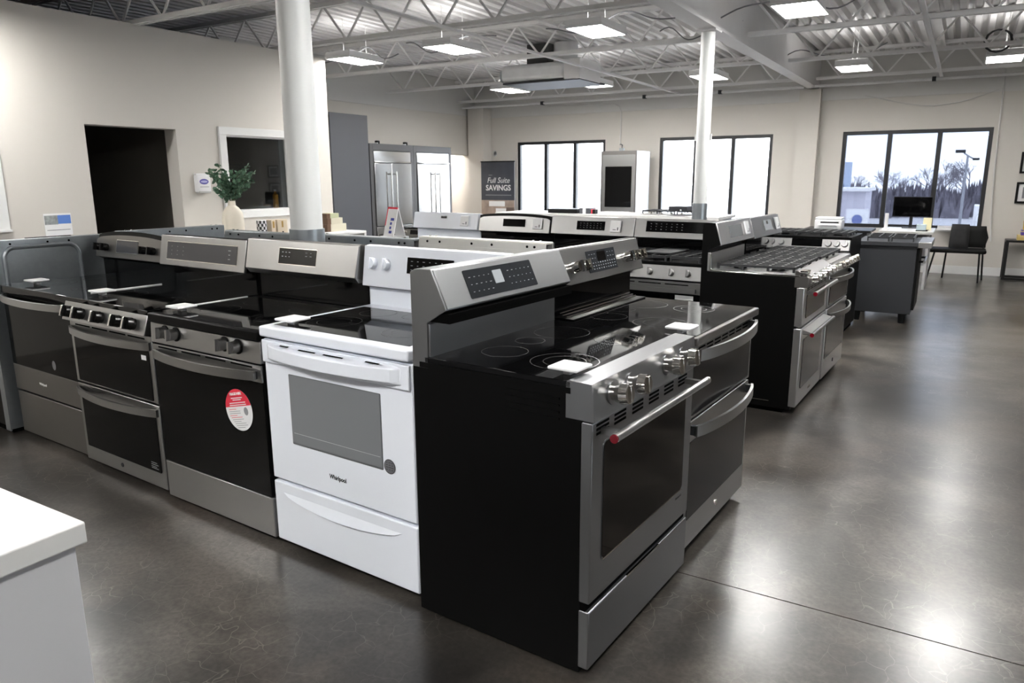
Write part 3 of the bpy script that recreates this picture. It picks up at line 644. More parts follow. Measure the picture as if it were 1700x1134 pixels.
# ================================================================== second island
def row2(label, x, y, kind):
    r = thing('electric_range' if kind != 'gas' else 'gas_range', label, 'range', (x, y, 0), -3.5)
    sm = wht if kind == 'white' else blk; fm = wht if kind == 'white' else steel
    body(r, sm, .86)
    if kind != 'gas':
        B('cooktop', sm, r, 0, .757, -.01, .58, .862, .900, bevel=.005); B('glass_top', gls, r, .03, .727, .02, .52, .8995, .9012)
        d = B('door', fm, r, .002, .755, 0, .035, .25, .85, bevel=.004); plate('window', gls, d, .1, .657, .38, .70, -.003, .003, .01); bow('handle', d, .04, .717, .80, .034, .045, -.025, m=fm)
        B('drawer', fm, r, .002, .755, 0, .035, .04, .24, bevel=.004)
    if kind == 'arched':
        g, p, T, L = arched_bg(r, .90, .53, .998, .556, 1.135, steel, rise=.022); w_ = (.27, .50, .045, .11)
    else:
        g, p, T, L = backguard(r, .52, 1.0, .55, 1.142, .90, fm, wht if kind == 'white' else dsteel, sm if kind == 'white' else gls, low_y=.585)
        w_ = {'white': (.335, .40, .095, .115), 'steel': (.245, .50, .04, .112), 'gas': (.095, .757, .045, .128)}[kind]
    dsp = plate('display', gls, p, *w_[:2], *w_[2:], -.004, .003, .002, T)
    if kind in ('steel', 'gas'): legend(dsp, T, w_[0]+.02, w_[1]-(.02 if kind == 'steel' else .35), w_[2]+.01, w_[3]-.01, 7, 3, .008, .003, y=-.0052)
    if kind == 'gas':
        top = B('cooktop', blk, r, 0, .757, -.01, .585, .862, .884, bevel=.004)
        for x0 in (.02, .265, .51):
            gm = MB()
            for u in (0, .10, .205): gm.box(x0+u, x0+u+.014, .02, .54, .906, .924)
            for v in (.03, .16, .29, .41, .53): gm.box(x0, x0+.22, v-.006, v+.006, .904, .922)
            for u in (0, .205):
                for v in (.03, .53): gm.box(x0+u, x0+u+.014, v-.007, v+.007, .884, .906)
            gm.build('grate', iron, top)
        B('griddle', iron, top, .28, .48, .10, .46, .924, .936, bevel=.004)
        T2, L2 = panelT(-.022, .765, -.004, .862)
        pan = MB(T2).box(0, .757, 0, .03, 0, L2).build('knob_panel', steel, r, bevel=.003)
        for u in (.10, .225, .375, .535, .655): knob(pan, u, .05, .026, .036, steel, T2)
        d = B('door', steel, r, .002, .755, 0, .035, .25, .752, bevel=.004); plate('window', gls, d, .012, .745, .27, .672, -.003, .003, .006)
        for x0 in (.09, .29, .49): B('vent_slot', gap, d, x0, x0+.17, -.002, 0, .728, .735)
        bow('handle', d, .04, .717, .695, .030, .03, -.03)
        B('price_label', white_p, d, .57, .70, -.006, -.002, .630, .660)
        B('drawer', steel, r, .002, .755, 0, .035, .04, .24, bevel=.004)
    return r, T, L
R1 = row2('white electric range in the second row, leftmost, small black clock', -4.50, 5.10, 'white')
R2 = row2('electric range in the second row with black-edged arched backguard', -3.735, 5.05, 'arched')
R3 = row2('steel electric range in the second row between the arched one and the gas range', -2.97, 5.005, 'steel')
R4 = row2('stainless gas range with griddle and five knobs in the second row', -2.21, 4.96, 'gas')
def grate_set(parent, zt, y0=.07, y1=.545, z0=None):
    z0 = zt-.035 if z0 is None else z0
    for x0 in (.03, .265, .50):
        gm = MB(); W_ = .228
        for u in (0, .073, .146, W_-.013): gm.box(x0+u, x0+u+.013, y0, y1, zt-.016, zt)
        k = 6
        for i in range(k+1): v = y0+(y1-y0-.012)*i/k; gm.box(x0, x0+W_, v, v+.012, zt-.018, zt-.002)
        for u in (0, W_-.013):
            for i in (0, 2, 4, 6): v = y0+(y1-y0-.012)*i/k; gm.box(x0+u, x0+u+.013, v, v+.012, z0, zt-.016)
        gm.build('grate', iron, parent)
    for x, y in ((.14, .19), (.14, .43), (.378, .31), (.615, .19), (.615, .43)):
        b = MB().cyl((x, y, z0), (x, y, z0+.012), .042, .036, 20).build('burner', blk, parent, smooth=True)
# gas double oven with red-capped bar handles
def gas_double_bar():
    r = thing('double_oven_range', 'gas double oven range with black side panel and red-capped bar handles', 'range', (-.765, 4.685, 0), 88.2)
    body(r, blk, .862, y1=.64, z0=.03, base=False); B('base', gap, r, .02, .737, .08, .62, 0, .03)
    B('side_strip', chrome, r, -.003, .002, .16, .42, .070, .074)
    top = B('cooktop', steel, r, 0, .757, .03, .575, .862, .880, bevel=.003)
    MB().prism([(.03, .872), (.56, .872), (.575, .885), (.575, .975), (.585, .975), (.585, .865), (.03, .865)], -.003, .004).build('side_lip', chrome, top, bevel=.001)
    grate_set(top, .918)
    T, L = panelT(-.028, .835, .045, .882)
    pan = MB().prism([(.06, .80), (.06, .90), (.045, .904), (-.02, .862), (-.02, .80)][::-1], 0, .757).build('knob_panel', dsteel, r, bevel=.003)  # darker steel here tames the slope's bright reflection
    T, L = panelT(-.022, .822, -.012, .872)
    for u in (.08, .20, .36, .52, .66):
        k = MB(T).cyl((u, 0, .025), (u, -.02, .025), .018, n=18).cyl((u, -.02, .025), (u, -.045, .025), .024, .022, 18).build('knob', chrome, pan, smooth=True); MB(T).cyl((u, .001, .025), (u, -.004, .025), .028, n=18).build('knob_ring', steel, k, smooth=True)
    for j in range(3): MB().box(-.002, .757*.12, -.012+j*.0, .03, .872+j*.012, .878+j*.012).build('corner_louvre', chrome, pan)
    d = B('upper_door', bsteel, r, 0, .757, 0, .045, .56, .80, bevel=.004); plate('window', ovg2, d, .09, .667, .60, .745, -.003, .003, .015)
    slots(d, .08, .68, .785, .010, 6, 2, .02, h=.005); tube_handle(d, .03, .727, .765, -.06)
    d = B('lower_door', bsteel, r, 0, .757, 0, .045, .05, .548, bevel=.004); plate('window', ovg2, d, .09, .667, .15, .47, -.003, .003, .015)
    MB().prism([(0, .535), (-.055, .520), (-.055, .513), (0, .510)], .05, .707).build('handle_shelf', bsteel, d); tube_handle(d, .03, .727, .512, -.06)
    B('door_badge', chrome, d, .34, .42, -.003, 0, .09, .105)
    g = MB().prism([(.64, .85), (.64, 1.155), (.60, 1.172), (.563, 1.17), (.522, 1.035), (.60, 1.0), (.60, .85)], 0, .757).build('backguard', blk, r)
    T, L = panelT(.52, 1.03, .56, 1.172); p = MB(T).box(.003, .754, -.006, .010, 0, L).build('control_panel', bsteel, g, bevel=.004)
    dsp = plate('display', mat('grey_screened_oven_glass', (0, 0, 0)), p, .22, .50, .035, .115, -.008, .003, .003, T)
    B('lower_backguard', bsteel, g, .0, .757, .580, .604, .868, .985, bevel=.004)
    # price tag holder on the panel is a thing of its own
    return r, T
K2, K2T = gas_double_bar()
def gas_double_bow():
    r = thing('double_oven_range', 'gas double oven range with bowed handles beyond the red-capped one', 'range', (-.735, 5.462, 0), 87.5)
    body(r, blk, .855)
    top = B('cooktop', dsteel, r, 0, .757, .0, .58, .855, .875, bevel=.003); grate_set(top, .915)
    T, L = panelT(-.03, .80, .0, .872)
    pan = MB().prism([(.04, .80), (.04, .874), (0, .872), (-.03, .80)][::-1], 0, .757).build('knob_panel', steel, r, bevel=.003)
    for u in (.09, .22, .378, .53, .665): knob(pan, u, .04, .026, .05, chrome, T)
    d = B('upper_door', bsteel, r, .002, .755, 0, .035, .56, .79, bevel=.004); plate('window', ovg2, d, .04, .717, .575, .72, -.003, .003, .008); bow('handle', d, .02, .737, .755, .034, .06, -.02)
    d = B('lower_door', bsteel, r, .002, .755, 0, .035, .05, .55, bevel=.004); plate('window', ovg2, d, .04, .717, .19, .46, -.003, .003, .008); bow('handle', d, .02, .737, .505, .034, .06, -.02)
    MB().cyl((.378, 0, .12), (.378, -.004, .12), .014, n=20).build('round_badge', grayc, d, smooth=True)
    g, p, T, L = backguard(r, .52, 1.02, .565, 1.165, .88, steel, dsteel, gls, low_y=.59)
    dsp = plate('display', lcd, p, .30, .50, .04, .118, -.004, .003, .003, T); plate('lcd', lcdk, dsp, .36, .40, .088, .112, -.0055, 0, .002, T)
    return r, T
G2, G2T = gas_double_bow()
# slide-in range facing the aisle
def slide_in():
    r = thing('slide_in_range', 'slide-in gas range with black display between knobs on its front panel', 'range', (-1.60, 7.40, 0), -2)
    body(r, blk, .885)
    top = B('cooktop', blk, r, -.01, .767, -.01, .62, .888, .912, bevel=.003); grate_set(top, .948)
    pan = MB().prism([(.03, .79), (.03, .912), (.0, .912), (-.03, .79)][::-1], 0, .757).build('knob_panel', steel, r, bevel=.003)
    T, L = panelT(-.03, .79, 0, .912)
    plate('display', gls, pan, .25, .52, .03, .10, -.003, .003, .003, T)
    for u in (.07, .155, .575, .645, .715): knob(pan, u, .062, .03, .036, steel, T)
    d = B('door', steel, r, .002, .755, 0, .035, .25, .78, bevel=.004); plate('window', gls, d, .08, .677, .36, .66, -.003, .003, .01); bow('handle', d, .04, .717, .71, .034, .045, -.025)
    B('drawer', steel, r, .002, .755, 0, .035, .04, .24, bevel=.004)
slide_in()
# ================================================================== price tags standing on the cooktops
ink = mat('tag_print', (.12, .12, .13), .5)
def flat_tag(label, x, y, z, th, zt):
    t = thing('price_tag', label, 'price tag', (x, y, z), th, 'square white price tags on the cooktops')
    MB().box(-.048, .048, -.048, .048, .016, .026).build('plate', plas, t, bevel=.004); MB().box(-.040, .040, -.040, .040, .0262, .0268).build('label_face', white_p, t)
    MB().box(-.02, .02, -.012, .012, 0, .016).build('foot', plas, t, bevel=.002)
def on(o, th, u, d, z): t = math.radians(th); return (o[0]+u*math.cos(t)-d*math.sin(t), o[1]+u*math.sin(t)+d*math.cos(t), z)
for lab, o, th, u, d, z in (('white square tag on the corner range cooktop', (-.807, 1.767), 86.5, .075, .115, .9073), ('white square tag on the double oven electric range cooktop', (-.785, 2.555), 87, .06, .06, .8968),
        ('white square tag on the front corner of the white range', (-2.238, 1.879), -3.5, .095, .07, .9165), ('white square tag on the cooktop of the range with the oval sticker', (-3.003, 1.915), -3.5, .095, .10, .8907),
        ('white square tag on the cooktop of the five knob range', (-3.805, 2.0), -4.0, .12, .12, .889), ('white square tag on the cooktop of the arched range beside the galvanised back', (-4.565, 2.062), -3.5, .14, .12, .886)):
    flat_tag(lab, *on(o, th, u, d, z), th, z)
def wall_tag(label, root, T, u, v, group='square white tags hung on the backguards'):
    t = thing('price_tag', label, 'price tag', (0, 0, 0), 0, group)
    t.matrix_world = Matrix.Translation(root.location) @ root.rotation_euler.to_matrix().to_4x4() @ T @ Matrix.Translation((u, -.004, v))
    MB().box(-.046, .046, -.014, -.003, -.046, .046).build('plate', plas, t, bevel=.004); MB().box(-.036, .036, -.0146, -.0138, -.02, .036).build('label_face', white_p, t)
    MB().box(-.02, .008, -.0152, -.0144, -.030, -.024).build('price_line', ink, t); MB().box(.018, .028, -.0152, -.0144, -.032, -.008).build('code_mark', ink, t)
for (r, T, L), lab, u in ((R1, 'white price tag on the white second row range', .62), (R2, 'white price tag on the arched second row range', .63), (R3, 'white price tag on the steel second row range', .60)): wall_tag(lab, r, T, u, .075)
wall_tag('white price tag on the red-capped gas range backguard', K2, K2T, .60, .08); wall_tag('white price tag on the bow handled gas range backguard', G2, G2T, .62, .08)
# folded tent sign left of the white second row range
sg = thing('tent_sign', 'white folded sign with red edge and blue print beside the second row', 'sign', (-4.60, 5.50, .0), -20)
B('pedestal', plas, sg, -.10, .10, -.10, .10, 0, .92, bevel=.004)
MB().prism([(-.07, .92), (-.06, .92), (0, 1.17), (.06, .92), (.07, .92), (.004, 1.19), (-.004, 1.19)][::-1], -.09, .09).build('folded_card', white_p, sg)
T_, L_ = panelT(-.07, .92, -.004, 1.19); MB(T_).box(-.09, .09, -.002, 0, L_-.018, L_).box(-.09, -.078, -.002, 0, .1, L_).build('red_edge', redp, sg)
bluep = mat('blue_print', (.03, .05, .32), .5)
for k, w_ in enumerate((.05, .03, .03, .06)): MB(T_).box(.0, w_, -.002, 0, .03+k*.04, .055+k*.04).build('blue_print', bluep, sg)
# ================================================================== third island, cooktop displays
ct = thing('display_counter', 'white display counter behind the second row under the windows', 'counter', (0, 0, 0))
B('top', quartz, ct, -5.9, -2.6, 9.35, 10.15, .925, .96, bevel=.004); B('cabinet', cabw, ct, -5.85, -2.65, 9.40, 10.10, .08, .925); B('plinth', black_m, ct, -5.8, -2.7, 9.45, 10.05, 0, .08)
def cooktop(label, x, y, z, w_=.75):
    t = thing('gas_cooktop', label, 'cooktop', (x, y, z)); B('plate', steel, t, 0, w_, 0, .5, 0, .015, bevel=.004)
    for x0 in (.02, .26, .50):
        gm = MB()
        for u in (0, .1, .2): gm.box(x0+u, x0+u+.012, .03, .47, .045, .06)
        for v in (.03, .18, .32, .458): gm.box(x0, x0+.212, v, v+.012, .043, .058)
        for u in (0, .2):
            for v in (.03, .458): gm.box(x0+u, x0+u+.012, v, v+.012, .015, .045)
        gm.build('grate', iron, t)
    for k in range(4):
        MB().cyl((.15+k*.14, .02, .015), (.15+k*.14, .02, .04), .018, n=12).build('knob', chrome, t, smooth=True)
cooktop('gas cooktop on the display counter left of the far column', -3.72, 9.55, .96)
db = thing('carton', 'long black box lying on the display counter in front of the left window', 'box', (-5.10, 9.5, .96)); B('tray', black_m, db, 0, .46, 0, .3, 0, .055, bevel=.004); B('lid', blackp, db, -.004, .464, -.004, .304, .04, .06, bevel=.003)
gb = thing('carton', 'small grey and white box next to the long black box', 'box', (-4.60, 9.5, .96)); B('panel', mgray, gb, 0, .05, 0, .2, 0, .075); B('middle', white_p, gb, .05, .10, 0, .2, 0, .075); B('end', mgray, gb, .10, .16, 0, .2, 0, .075)
rb_ = thing('carton', 'tiny red and black box beside the grey one on the display counter', 'box', (-4.42, 9.5, .96)); B('body', black_m, rb_, 0, .06, 0, .1, 0, .06); B('stripe', redp, rb_, .001, .02, -.002, .1, 0, .061)
bx_ = thing('countertop_oven', 'dark flat box with small knobs on the counter left of the far column', 'box', (-3.28, 9.42, 1.0215)); B('casing', grayc, bx_, 0, .24, 0, .3, 0, .06, bevel=.006); MB().cyl((.17, 0, .015), (.17, -.02, .015), .012, n=12).build('knob', chrome, bx_, smooth=True)
# dark cooktop cabinet
dc = thing('cooktop_cabinet', 'charcoal cabinet on short legs with a gas cooktop and steel front rail', 'cabinet', (0, 0, 0))
B('body', grayc, dc, -.875, -.345, 8.29, 8.98, .10, .775); B('top', grayc, dc, -.885, -.335, 8.27, 9.0, .775, .815, bevel=.003)
B('steel_rail', steel, dc, -.335, -.22, 8.27, 9.0, .765, .822, bevel=.004); B('oven_front', black_m, dc, -.345, -.32, 8.33, 8.94, .14, .74)
MB().cyl((-.27, 8.35, .62), (-.27, 8.92, .62), .013, n=12).build('rail_handle', steel, dc, smooth=True)
for y in (8.40, 8.87): B('handle_bracket', black_m, dc, -.32, -.27, y, y+.02, .61, .63)
for x in (-.83, -.42):
    for y in (8.34, 8.88): MB().cyl((x, y, .10), (x, y, 0), .034, .026, 10).build('leg', black_m, dc, smooth=True)
for x0 in (-.80, -.58):
    gm = MB()
    for u in (0, .1, .19): gm.box(x0+u, x0+u+.012, 8.33, 8.93, .845, .86)
    for v in (8.33, 8.53, 8.72, 8.918): gm.box(x0, x0+.202, v, v+.012, .843, .858)
    for u in (0, .19):
        for v in (8.33, 8.918): gm.box(x0+u, x0+u+.012, v, v+.012, .815, .845)
    gm.build('grate', iron, dc)
# printer on a dark counter
pc = thing('side_counter', 'dark counter under the white printer by the right window', 'counter', (0, 0, 0)); B('top', blackp, pc, -1.95, -1.05, 11.3, 12.0, .69, .72, bevel=.003); B('cabinet', grayc, pc, -1.9, -1.1, 11.35, 11.95, 0, .69)
pr = thing('printer', 'white printer on the dark counter left of the right window', 'printer', (-1.62, 11.55, .72))
B('casing', plas, pr, -.18, .18, -.15, .15, 0, .13, bevel=.012); B('scanner_lid', plas, pr, -.175, .175, -.14, .15, .135, .165, bevel=.01); B('paper_slot', black_m, pr, -.10, .14, -.152, -.13, .085, .105); B('paper_tray', plas, pr, -.12, .12, -.19, -.14, .055, .065, bevel=.003)
# desk with monitor, cup, papers
dk_ = thing('desk', 'white desk under the right window', 'desk', (0, 0, 0))
B('top', quartz, dk_, -.93, -.29, 10.95, 11.85, .715, .75, bevel=.003); B('side_panel', cabw, dk_, -.90, -.87, 11.0, 11.8, 0, .715); B('side_panel', cabw, dk_, -.36, -.33, 11.0, 11.8, 0, .715); B('modesty_panel', cabw, dk_, -.87, -.36, 11.6, 11.62, .25, .715)
mo = thing('monitor', 'black computer monitor standing on the white desk', 'monitor', (-.60, 11.68, .75))
B('screen', black_m, mo, -.235, .235, 0, .03, .155, .425, bevel=.004); B('bezel', gls, mo, -.228, .228, -.003, .001, .165, .418); B('neck', blackp, mo, -.02, .02, .02, .05, .01, .25); B('foot', blackp, mo, -.1, .1, -.06, .09, 0, .012, bevel=.003)
cu = thing('tissue_box', 'pale blue box standing on the white desk', 'box', (-.44, 11.12, .75)); B('carton', mat('pale_blue', (.50, .62, .66), .5), cu, -.055, .055, -.05, .05, 0, .085, bevel=.004); B('tray', black_m, cu, -.06, .075, -.055, .055, 0, .012)
no = thing('note_holder', 'yellow note card behind the pale blue box', 'card', (-.385, 11.32, .75)); MB().prism([(0, 0), (.03, 0), (.05, .16), (.044, .16)], -.05, .05).build('card', mat('pale_yellow', (.72, .66, .40), .6), no); B('stand', grayc, no, -.03, .03, -.01, .05, 0, .006)
pa = thing('paper_tray', 'white paper tray on the window ledge beside the chair', 'tray', (-.14, 12.93, .66)); B('papers', white_p, pa, -.16, .13, -.06, .06, .02, .06); B('tray', plas, pa, -.17, .14, -.07, .07, 0, .02, bevel=.003); B('ledge_bracket', trimw, pa, -.1, .1, -.05, .11, -.02, 0)
wp = thing('card_stand', 'tall white card stand at the left edge of the desk', 'stand', (-.86, 11.15, .75)); B('card', plas, wp, -.022, .022, 0, .02, 0, .22, bevel=.004); B('foot', plas, wp, -.04, .04, -.03, .06, 0, .01, bevel=.002)
# chair with coat
ch = thing('chair', 'black office chair on thin legs below the right window', 'chair', (0, 0, 0))
MB().box(-.36, .34, 12.02, 12.40, .40, .455).build('seat', black_m, ch, bevel=.02)
def pad(x0, x1, z0, z1, y, t, lean, m, name, par):
    n = 8; vs = []; fs = []
    for j in range(n+1):
        for i in range(n+1):
            u, v = i/n, j/n; k = 1-(2*abs(u-.5))**6; q = 1-(2*abs(v-.5))**6; x = x0+(x1-x0)*u; z = z0+(z1-z0)*v
            x = (x-(x0+x1)/2)*(1-.10*v**3)+(x0+x1)/2
            vs += [(x, y+lean*v-t*k*q*.5, z), (x, y+lean*v+t*.5*k*q+.004, z)]
    I = lambda i, j, s: 2*(j*(n+1)+i)+s
    for j in range(n):
        for i in range(n): fs += [(I(i, j, 0), I(i+1, j, 0), I(i+1, j+1, 0), I(i, j+1, 0)), (I(i, j, 1), I(i, j+1, 1), I(i+1, j+1, 1), I(i+1, j, 1))]
    for i in range(n): fs += [(I(i, 0, 0), I(i, 0, 1), I(i+1, 0, 1), I(i+1, 0, 0)), (I(i, n, 0), I(i+1, n, 0), I(i+1, n, 1), I(i, n, 1)), (I(0, i, 0), I(0, i+1, 0), I(0, i+1, 1), I(0, i, 1)), (I(n, i, 0), I(n, i, 1), I(n, i+1, 1), I(n, i+1, 0))]
    return MB().add(vs, fs).build(name, m, par, smooth=True)
pad(-.02, .33, .46, .76, 12.36, .05, .05, black_m, 'backrest', ch)
for a, b in (((-.28, 12.08, .41), (-.35, 12.04, 0)), ((.26, 12.08, .41), (.28, 12.04, 0)), ((-.14, 12.36, .41), (-.16, 12.44, 0)), ((.30, 12.36, .46), (.33, 12.40, 0))): MB().cyl(a, b, .012, n=8).build('leg', blackp, ch, smooth=True)
MB().tube([(.30, 12.36, .44), (.34, 12.42, .6), (.30, 12.44, .74)], .012).build('back_post', blackp, ch, smooth=True)
jk = pad(-.12, .12, .458, .785, 12.262, .07, .055, mat('black_cloth', (.016, .016, .017), .9, noise=(25, .4)), 'jacket', None); tag(jk, 'black jacket hung over the backrest of the office chair', 'jacket')
# console table, boxes and frames at the right edge
tb = thing('console_table', 'dark metal console table at the right edge below the picture frames', 'table', (0, 0, 0))
B('top', blackp, tb, .57, 1.6, 12.62, 12.98, .53, .56); 
for x in (.57, 1.56):
    for y in (12.62, 12.94): B('leg', blackp, tb, x, x+.04, y, y+.04, .03, .53)
B('floor_rail', blackp, tb, .57, 1.6, 12.62, 12.66, 0, .03); B('floor_rail', blackp, tb, .57, 1.6, 12.94, 12.98, 0, .03)
bk = [('gold box lying lowest in the stack on the console table', (.55, .42, .15), (.70, .98, .56, .63)), ('purple box in the middle of the stack on the console table', (.10, .06, .35), (.74, .96, .63, .70)), ('yellow and red carton on top of the stack on the console table', (.80, .55, .08), (.76, .94, .70, .83))]
for i, (l, c, (x0, x1, z0, z1)) in enumerate(bk):
    t = thing('carton', l, 'box', (0, 0, 0)); B('carton_body', mat('carton_%d' % i, c, .45), t, x0, x1, 12.70, 12.88, z0, z1, bevel=.003)
    B('lid_band', redp if i == 2 else mat('gold_band', (.6, .5, .25), .4), t, x0-.001, x1+.001, 12.698, 12.882, z1-.025, z1-.012)
for l, x0, z0, z1 in (('upper black picture frame at the right edge', .635, 1.48, 1.78), ('lower black picture frame above the console table', .625, 1.06, 1.36)):
    t = thing('picture_frame', l, 'picture', (0, YW, 0)); 
    for b in ((x0, x0+.40, -.03, 0, z1-.03, z1), (x0, x0+.40, -.03, 0, z0, z0+.03), (x0, x0+.03, -.03, 0, z0+.03, z1-.03), (x0+.37, x0+.40, -.03, 0, z0+.03, z1-.03)): B('frame_bar', black_m, t, *b)
    B('mat_board', white_p, t, x0+.03, x0+.37, -.012, 0, z0+.03, z1-.03); B('print', mat('grey_print', (.2, .2, .22), .5), t, x0+.08, x0+.32, -.014, -.012, z0+.07, z1-.07)
# ================================================================== refrigerators and tall cabinets along the far left wall
gc = thing('tall_cabinet', 'tall plain grey cabinet standing left of the refrigerators', 'cabinet', (0, 0, 0)); B('carcass', mgray, gc, -8.70, -7.94, 8.45, 8.93, .06, 2.385, bevel=.003); B('front_panel', mgray, gc, -7.94, -7.915, 8.13, 8.93, .06, 2.385, bevel=.002); B('plinth', black_m, gc, -8.65, -7.95, 8.47, 8.9, 0, .06)
XF = -8.03; fsteel = mat('refrigerator_steel', (.62, .61, .60), .16, 1.)
def fridge(label, y0, left):
    t = thing('refrigerator', label, 'refrigerator', (0, 0, 0)); y1 = y0+1.085
    B('surround', mat('dark_grey_surround', (.10, .098, .10), .4, .4), t, -8.70, XF-.03, y0, y1, 0, 1.99, bevel=.003)
    for b in ((XF-.03, XF-.005, y0, y0+.075, 0, 1.99), (XF-.03, XF-.005, y1-.075, y1, 0, 1.99), (XF-.03, XF-.005, y0+.075, y1-.075, 1.885, 1.99)): B('face_frame', mat('dark_grey_surround', (0, 0, 0)), t, *b, bevel=.003)
    a, b_ = y0+.085, y1-.085
    B('grille_panel', fsteel, t, XF-.03, XF+.0, a, b_, 1.715, 1.875, bevel=.004); B('grille_lip', chrome, t, XF, XF+.02, a, b_, 1.70, 1.715, bevel=.002)
    m_ = (a+b_)/2-(.05 if left else -.04)
    for q0, q1, hy in ((a, m_-.003, m_-.07), (m_+.003, b_, m_+.06)):
        d = B('door', fsteel, t, XF-.03, XF+.01, q0, q1, .70, 1.69, bevel=.004)
        h = MB().cyl((XF+.06, hy, .78), (XF+.06, hy, 1.56), .013, n=14).build('handle', chrome, d, smooth=True)
        for z in (.82, 1.52): B('handle_bracket', fsteel, h, XF+.01, XF+.06, hy-.01, hy+.01, z-.012, z+.012)
    d = B('freezer_drawer', fsteel, t, XF-.03, XF+.01, a, b_, .10, .685, bevel=.004); MB().cyl((XF+.06, a+.08, .56), (XF+.06, b_-.08, .56), .013, n=14).build('handle', chrome, d, smooth=True)
    for y in (a+.15, b_-.15): B('handle_bracket', fsteel, d, XF+.01, XF+.06, y-.01, y+.01, .55, .57)
    B('toe_kick', black_m, t, XF-.06, XF-.03, a, b_, .0, .09)
fridge('left stainless built-in refrigerator with two tall bar handles', 9.09, True); fridge('right stainless built-in refrigerator reflecting the windows', 10.18, False)
for y, l in ((9.35, 'small black speaker on top of the left refrigerator'), (10.05, 'small dark gadget on top of the refrigerator joint')):
    t = thing('gadget', l, 'gadget', (-8.1, y, 1.99)); B('body', black_m, t, -.03, .03, -.03, .03, 0, .05, bevel=.008); B('foot', plas, t, -.035, .035, -.045, -.02, 0, .02, bevel=.004)
# range standing in front of the refrigerators
fr = thing('electric_range', 'dark steel range standing alone in front of the refrigerators', 'range', (-6.90, 8.35, 0), 0)
body(fr, blk, .76, y1=.60); B('cooktop', gls, fr, 0, .757, 0, .6, .76, .775, bevel=.003)
T_, L_ = panelT(-.03, .655, -.005, .755); pn = MB(T_).box(0, .757, 0, .03, 0, L_).build('knob_panel', dsteel, fr, bevel=.003)
for u in (.06, .13, .62, .69): knob(pn, u, .055, .026, .04, chrome, T_)
plate('display', gls, pn, .22, .55, .025, .085, -.003, .003, .003, T_)
d_ = B('door', dsteel, fr, .002, .755, 0, .035, .2, .645, bevel=.004); plate('window', gls, d_, .1, .657, .28, .56, -.003, .003, .01); bow('handle', d_, .04, .717, .61, .03, .045, -.025)
# hallway things and banner
hp = thing('hallway_picture', 'dark upright object with orange strip seen through the hallway opening', 'picture', (0, 0, 0)); B('panel', black_m, hp, -9.56, -9.50, 13.30, 13.46, .72, 1.64, bevel=.004); B('lamp_strip', mat('orange_strip', (.6, .35, .12), .5), hp, -9.499, -9.496, 13.34, 13.42, 1.30, 1.48); B('stand', black_m, hp, -9.57, -9.49, 13.29, 13.47, 0, .72)
bn = thing('banner', 'dark promotional banner about savings beside the left window', 'banner', (-8.33, 12.70, 0))
bg1 = mat('banner_dark', (.06, .065, .08), .35, noise=(2.5, .5)); 
B('cloth', bg1, bn, 0, .77, 0, .012, .35, 1.76); B('top_rail', black_m, bn, -.01, .78, -.008, .02, 1.755, 1.775); B('base', black_m, bn, 0, .77, -.09, .12, 0, .05, bevel=.01); B('pole', galv, bn, .37, .40, .02, .04, .05, 1.75)
B('photo_print', mat('banner_photo', (.42, .33, .27), .4, noise=(5, .7)), bn, 0, .77, -.002, 0, .35, 1.02); B('white_cabinets_print', white_p, bn, .18, .55, -.003, -.001, .90, 1.0); B('oven_print', white_p, bn, .34, .58, -.003, -.001, .62, .86); B('floor_print', mat('brown_print', (.14, .10, .085), .5), bn, .58, .76, -.003, -.001, .55, .88)
text('banner_words', 'Full Suite', .15, white_p, bn, front(.40, -.004, 1.40), shear=.25, sx=.95); text('banner_words', 'SAVINGS', .15, white_p, bn, front(.40, -.004, 1.255), bold=.003, sx=.98)
B('fine_print', legm, bn, .10, .70, -.003, -.001, 1.11, 1.125); B('fine_print', legm, bn, .18, .26, -.003, -.001, 1.50, 1.51)
sw = thing('wall_sensor', 'small white oval sensor on the wall above the banner', 'sensor', (-8.20, YW-.02, 1.93)); MB().ell(0, 0, .035, .06, -.02).build('cover', plas, sw); MB().cyl((0, 0, 0), (0, -.02, 0), .034, n=16).build('base', plas, sw, smooth=True)
# tall wall-oven display
ov = thing('wall_oven_tower', 'tall steel tower with a built-in black wall oven before the left window', 'oven', (-5.50, 12.20, 0))
B('carcass', steel, ov, 0, .66, .02, .62, .05, 1.895, bevel=.004); B('frame_top', dsteel, ov, 0, .66, 0, .02, 1.83, 1.895); B('frame_side', dsteel, ov, 0, .03, 0, .02, .05, 1.83); B('frame_side', dsteel, ov, .63, .66, 0, .02, .05, 1.83); B('plinth', black_m, ov, .02, .64, .05, .6, 0, .05)
d_ = B('oven_panel', steel, ov, .03, .63, -.005, .02, .40, 1.83, bevel=.003); B('oven_glass', gls, d_, .085, .575, -.009, -.004, .945, 1.635, bevel=.002); B('lower_panel', steel, ov, .03, .63, -.005, .02, .06, .39, bevel=.003); MB().cyl((.10, -.03, .86), (.56, -.03, .86), .011, n=12).build('handle', steel, ov, smooth=True)
for x in (.13, .53): B('handle_bracket', steel, ov, x-.01, x+.01, -.03, 0, .85, .87)
jb = thing('junction_box', 'small grey outlet box on top of the wall oven tower below the conduit', 'box', (-5.16, 12.3, 1.895)); B('body', galv, jb, -.04, .04, -.03, .03, 0, .05, bevel=.006); MB().tube([(0, 0, .05), (0, .02, .10), (-.15, .3, .13), (-.33, .70, .14)], .008).build('cord', grayc, jb, smooth=True)
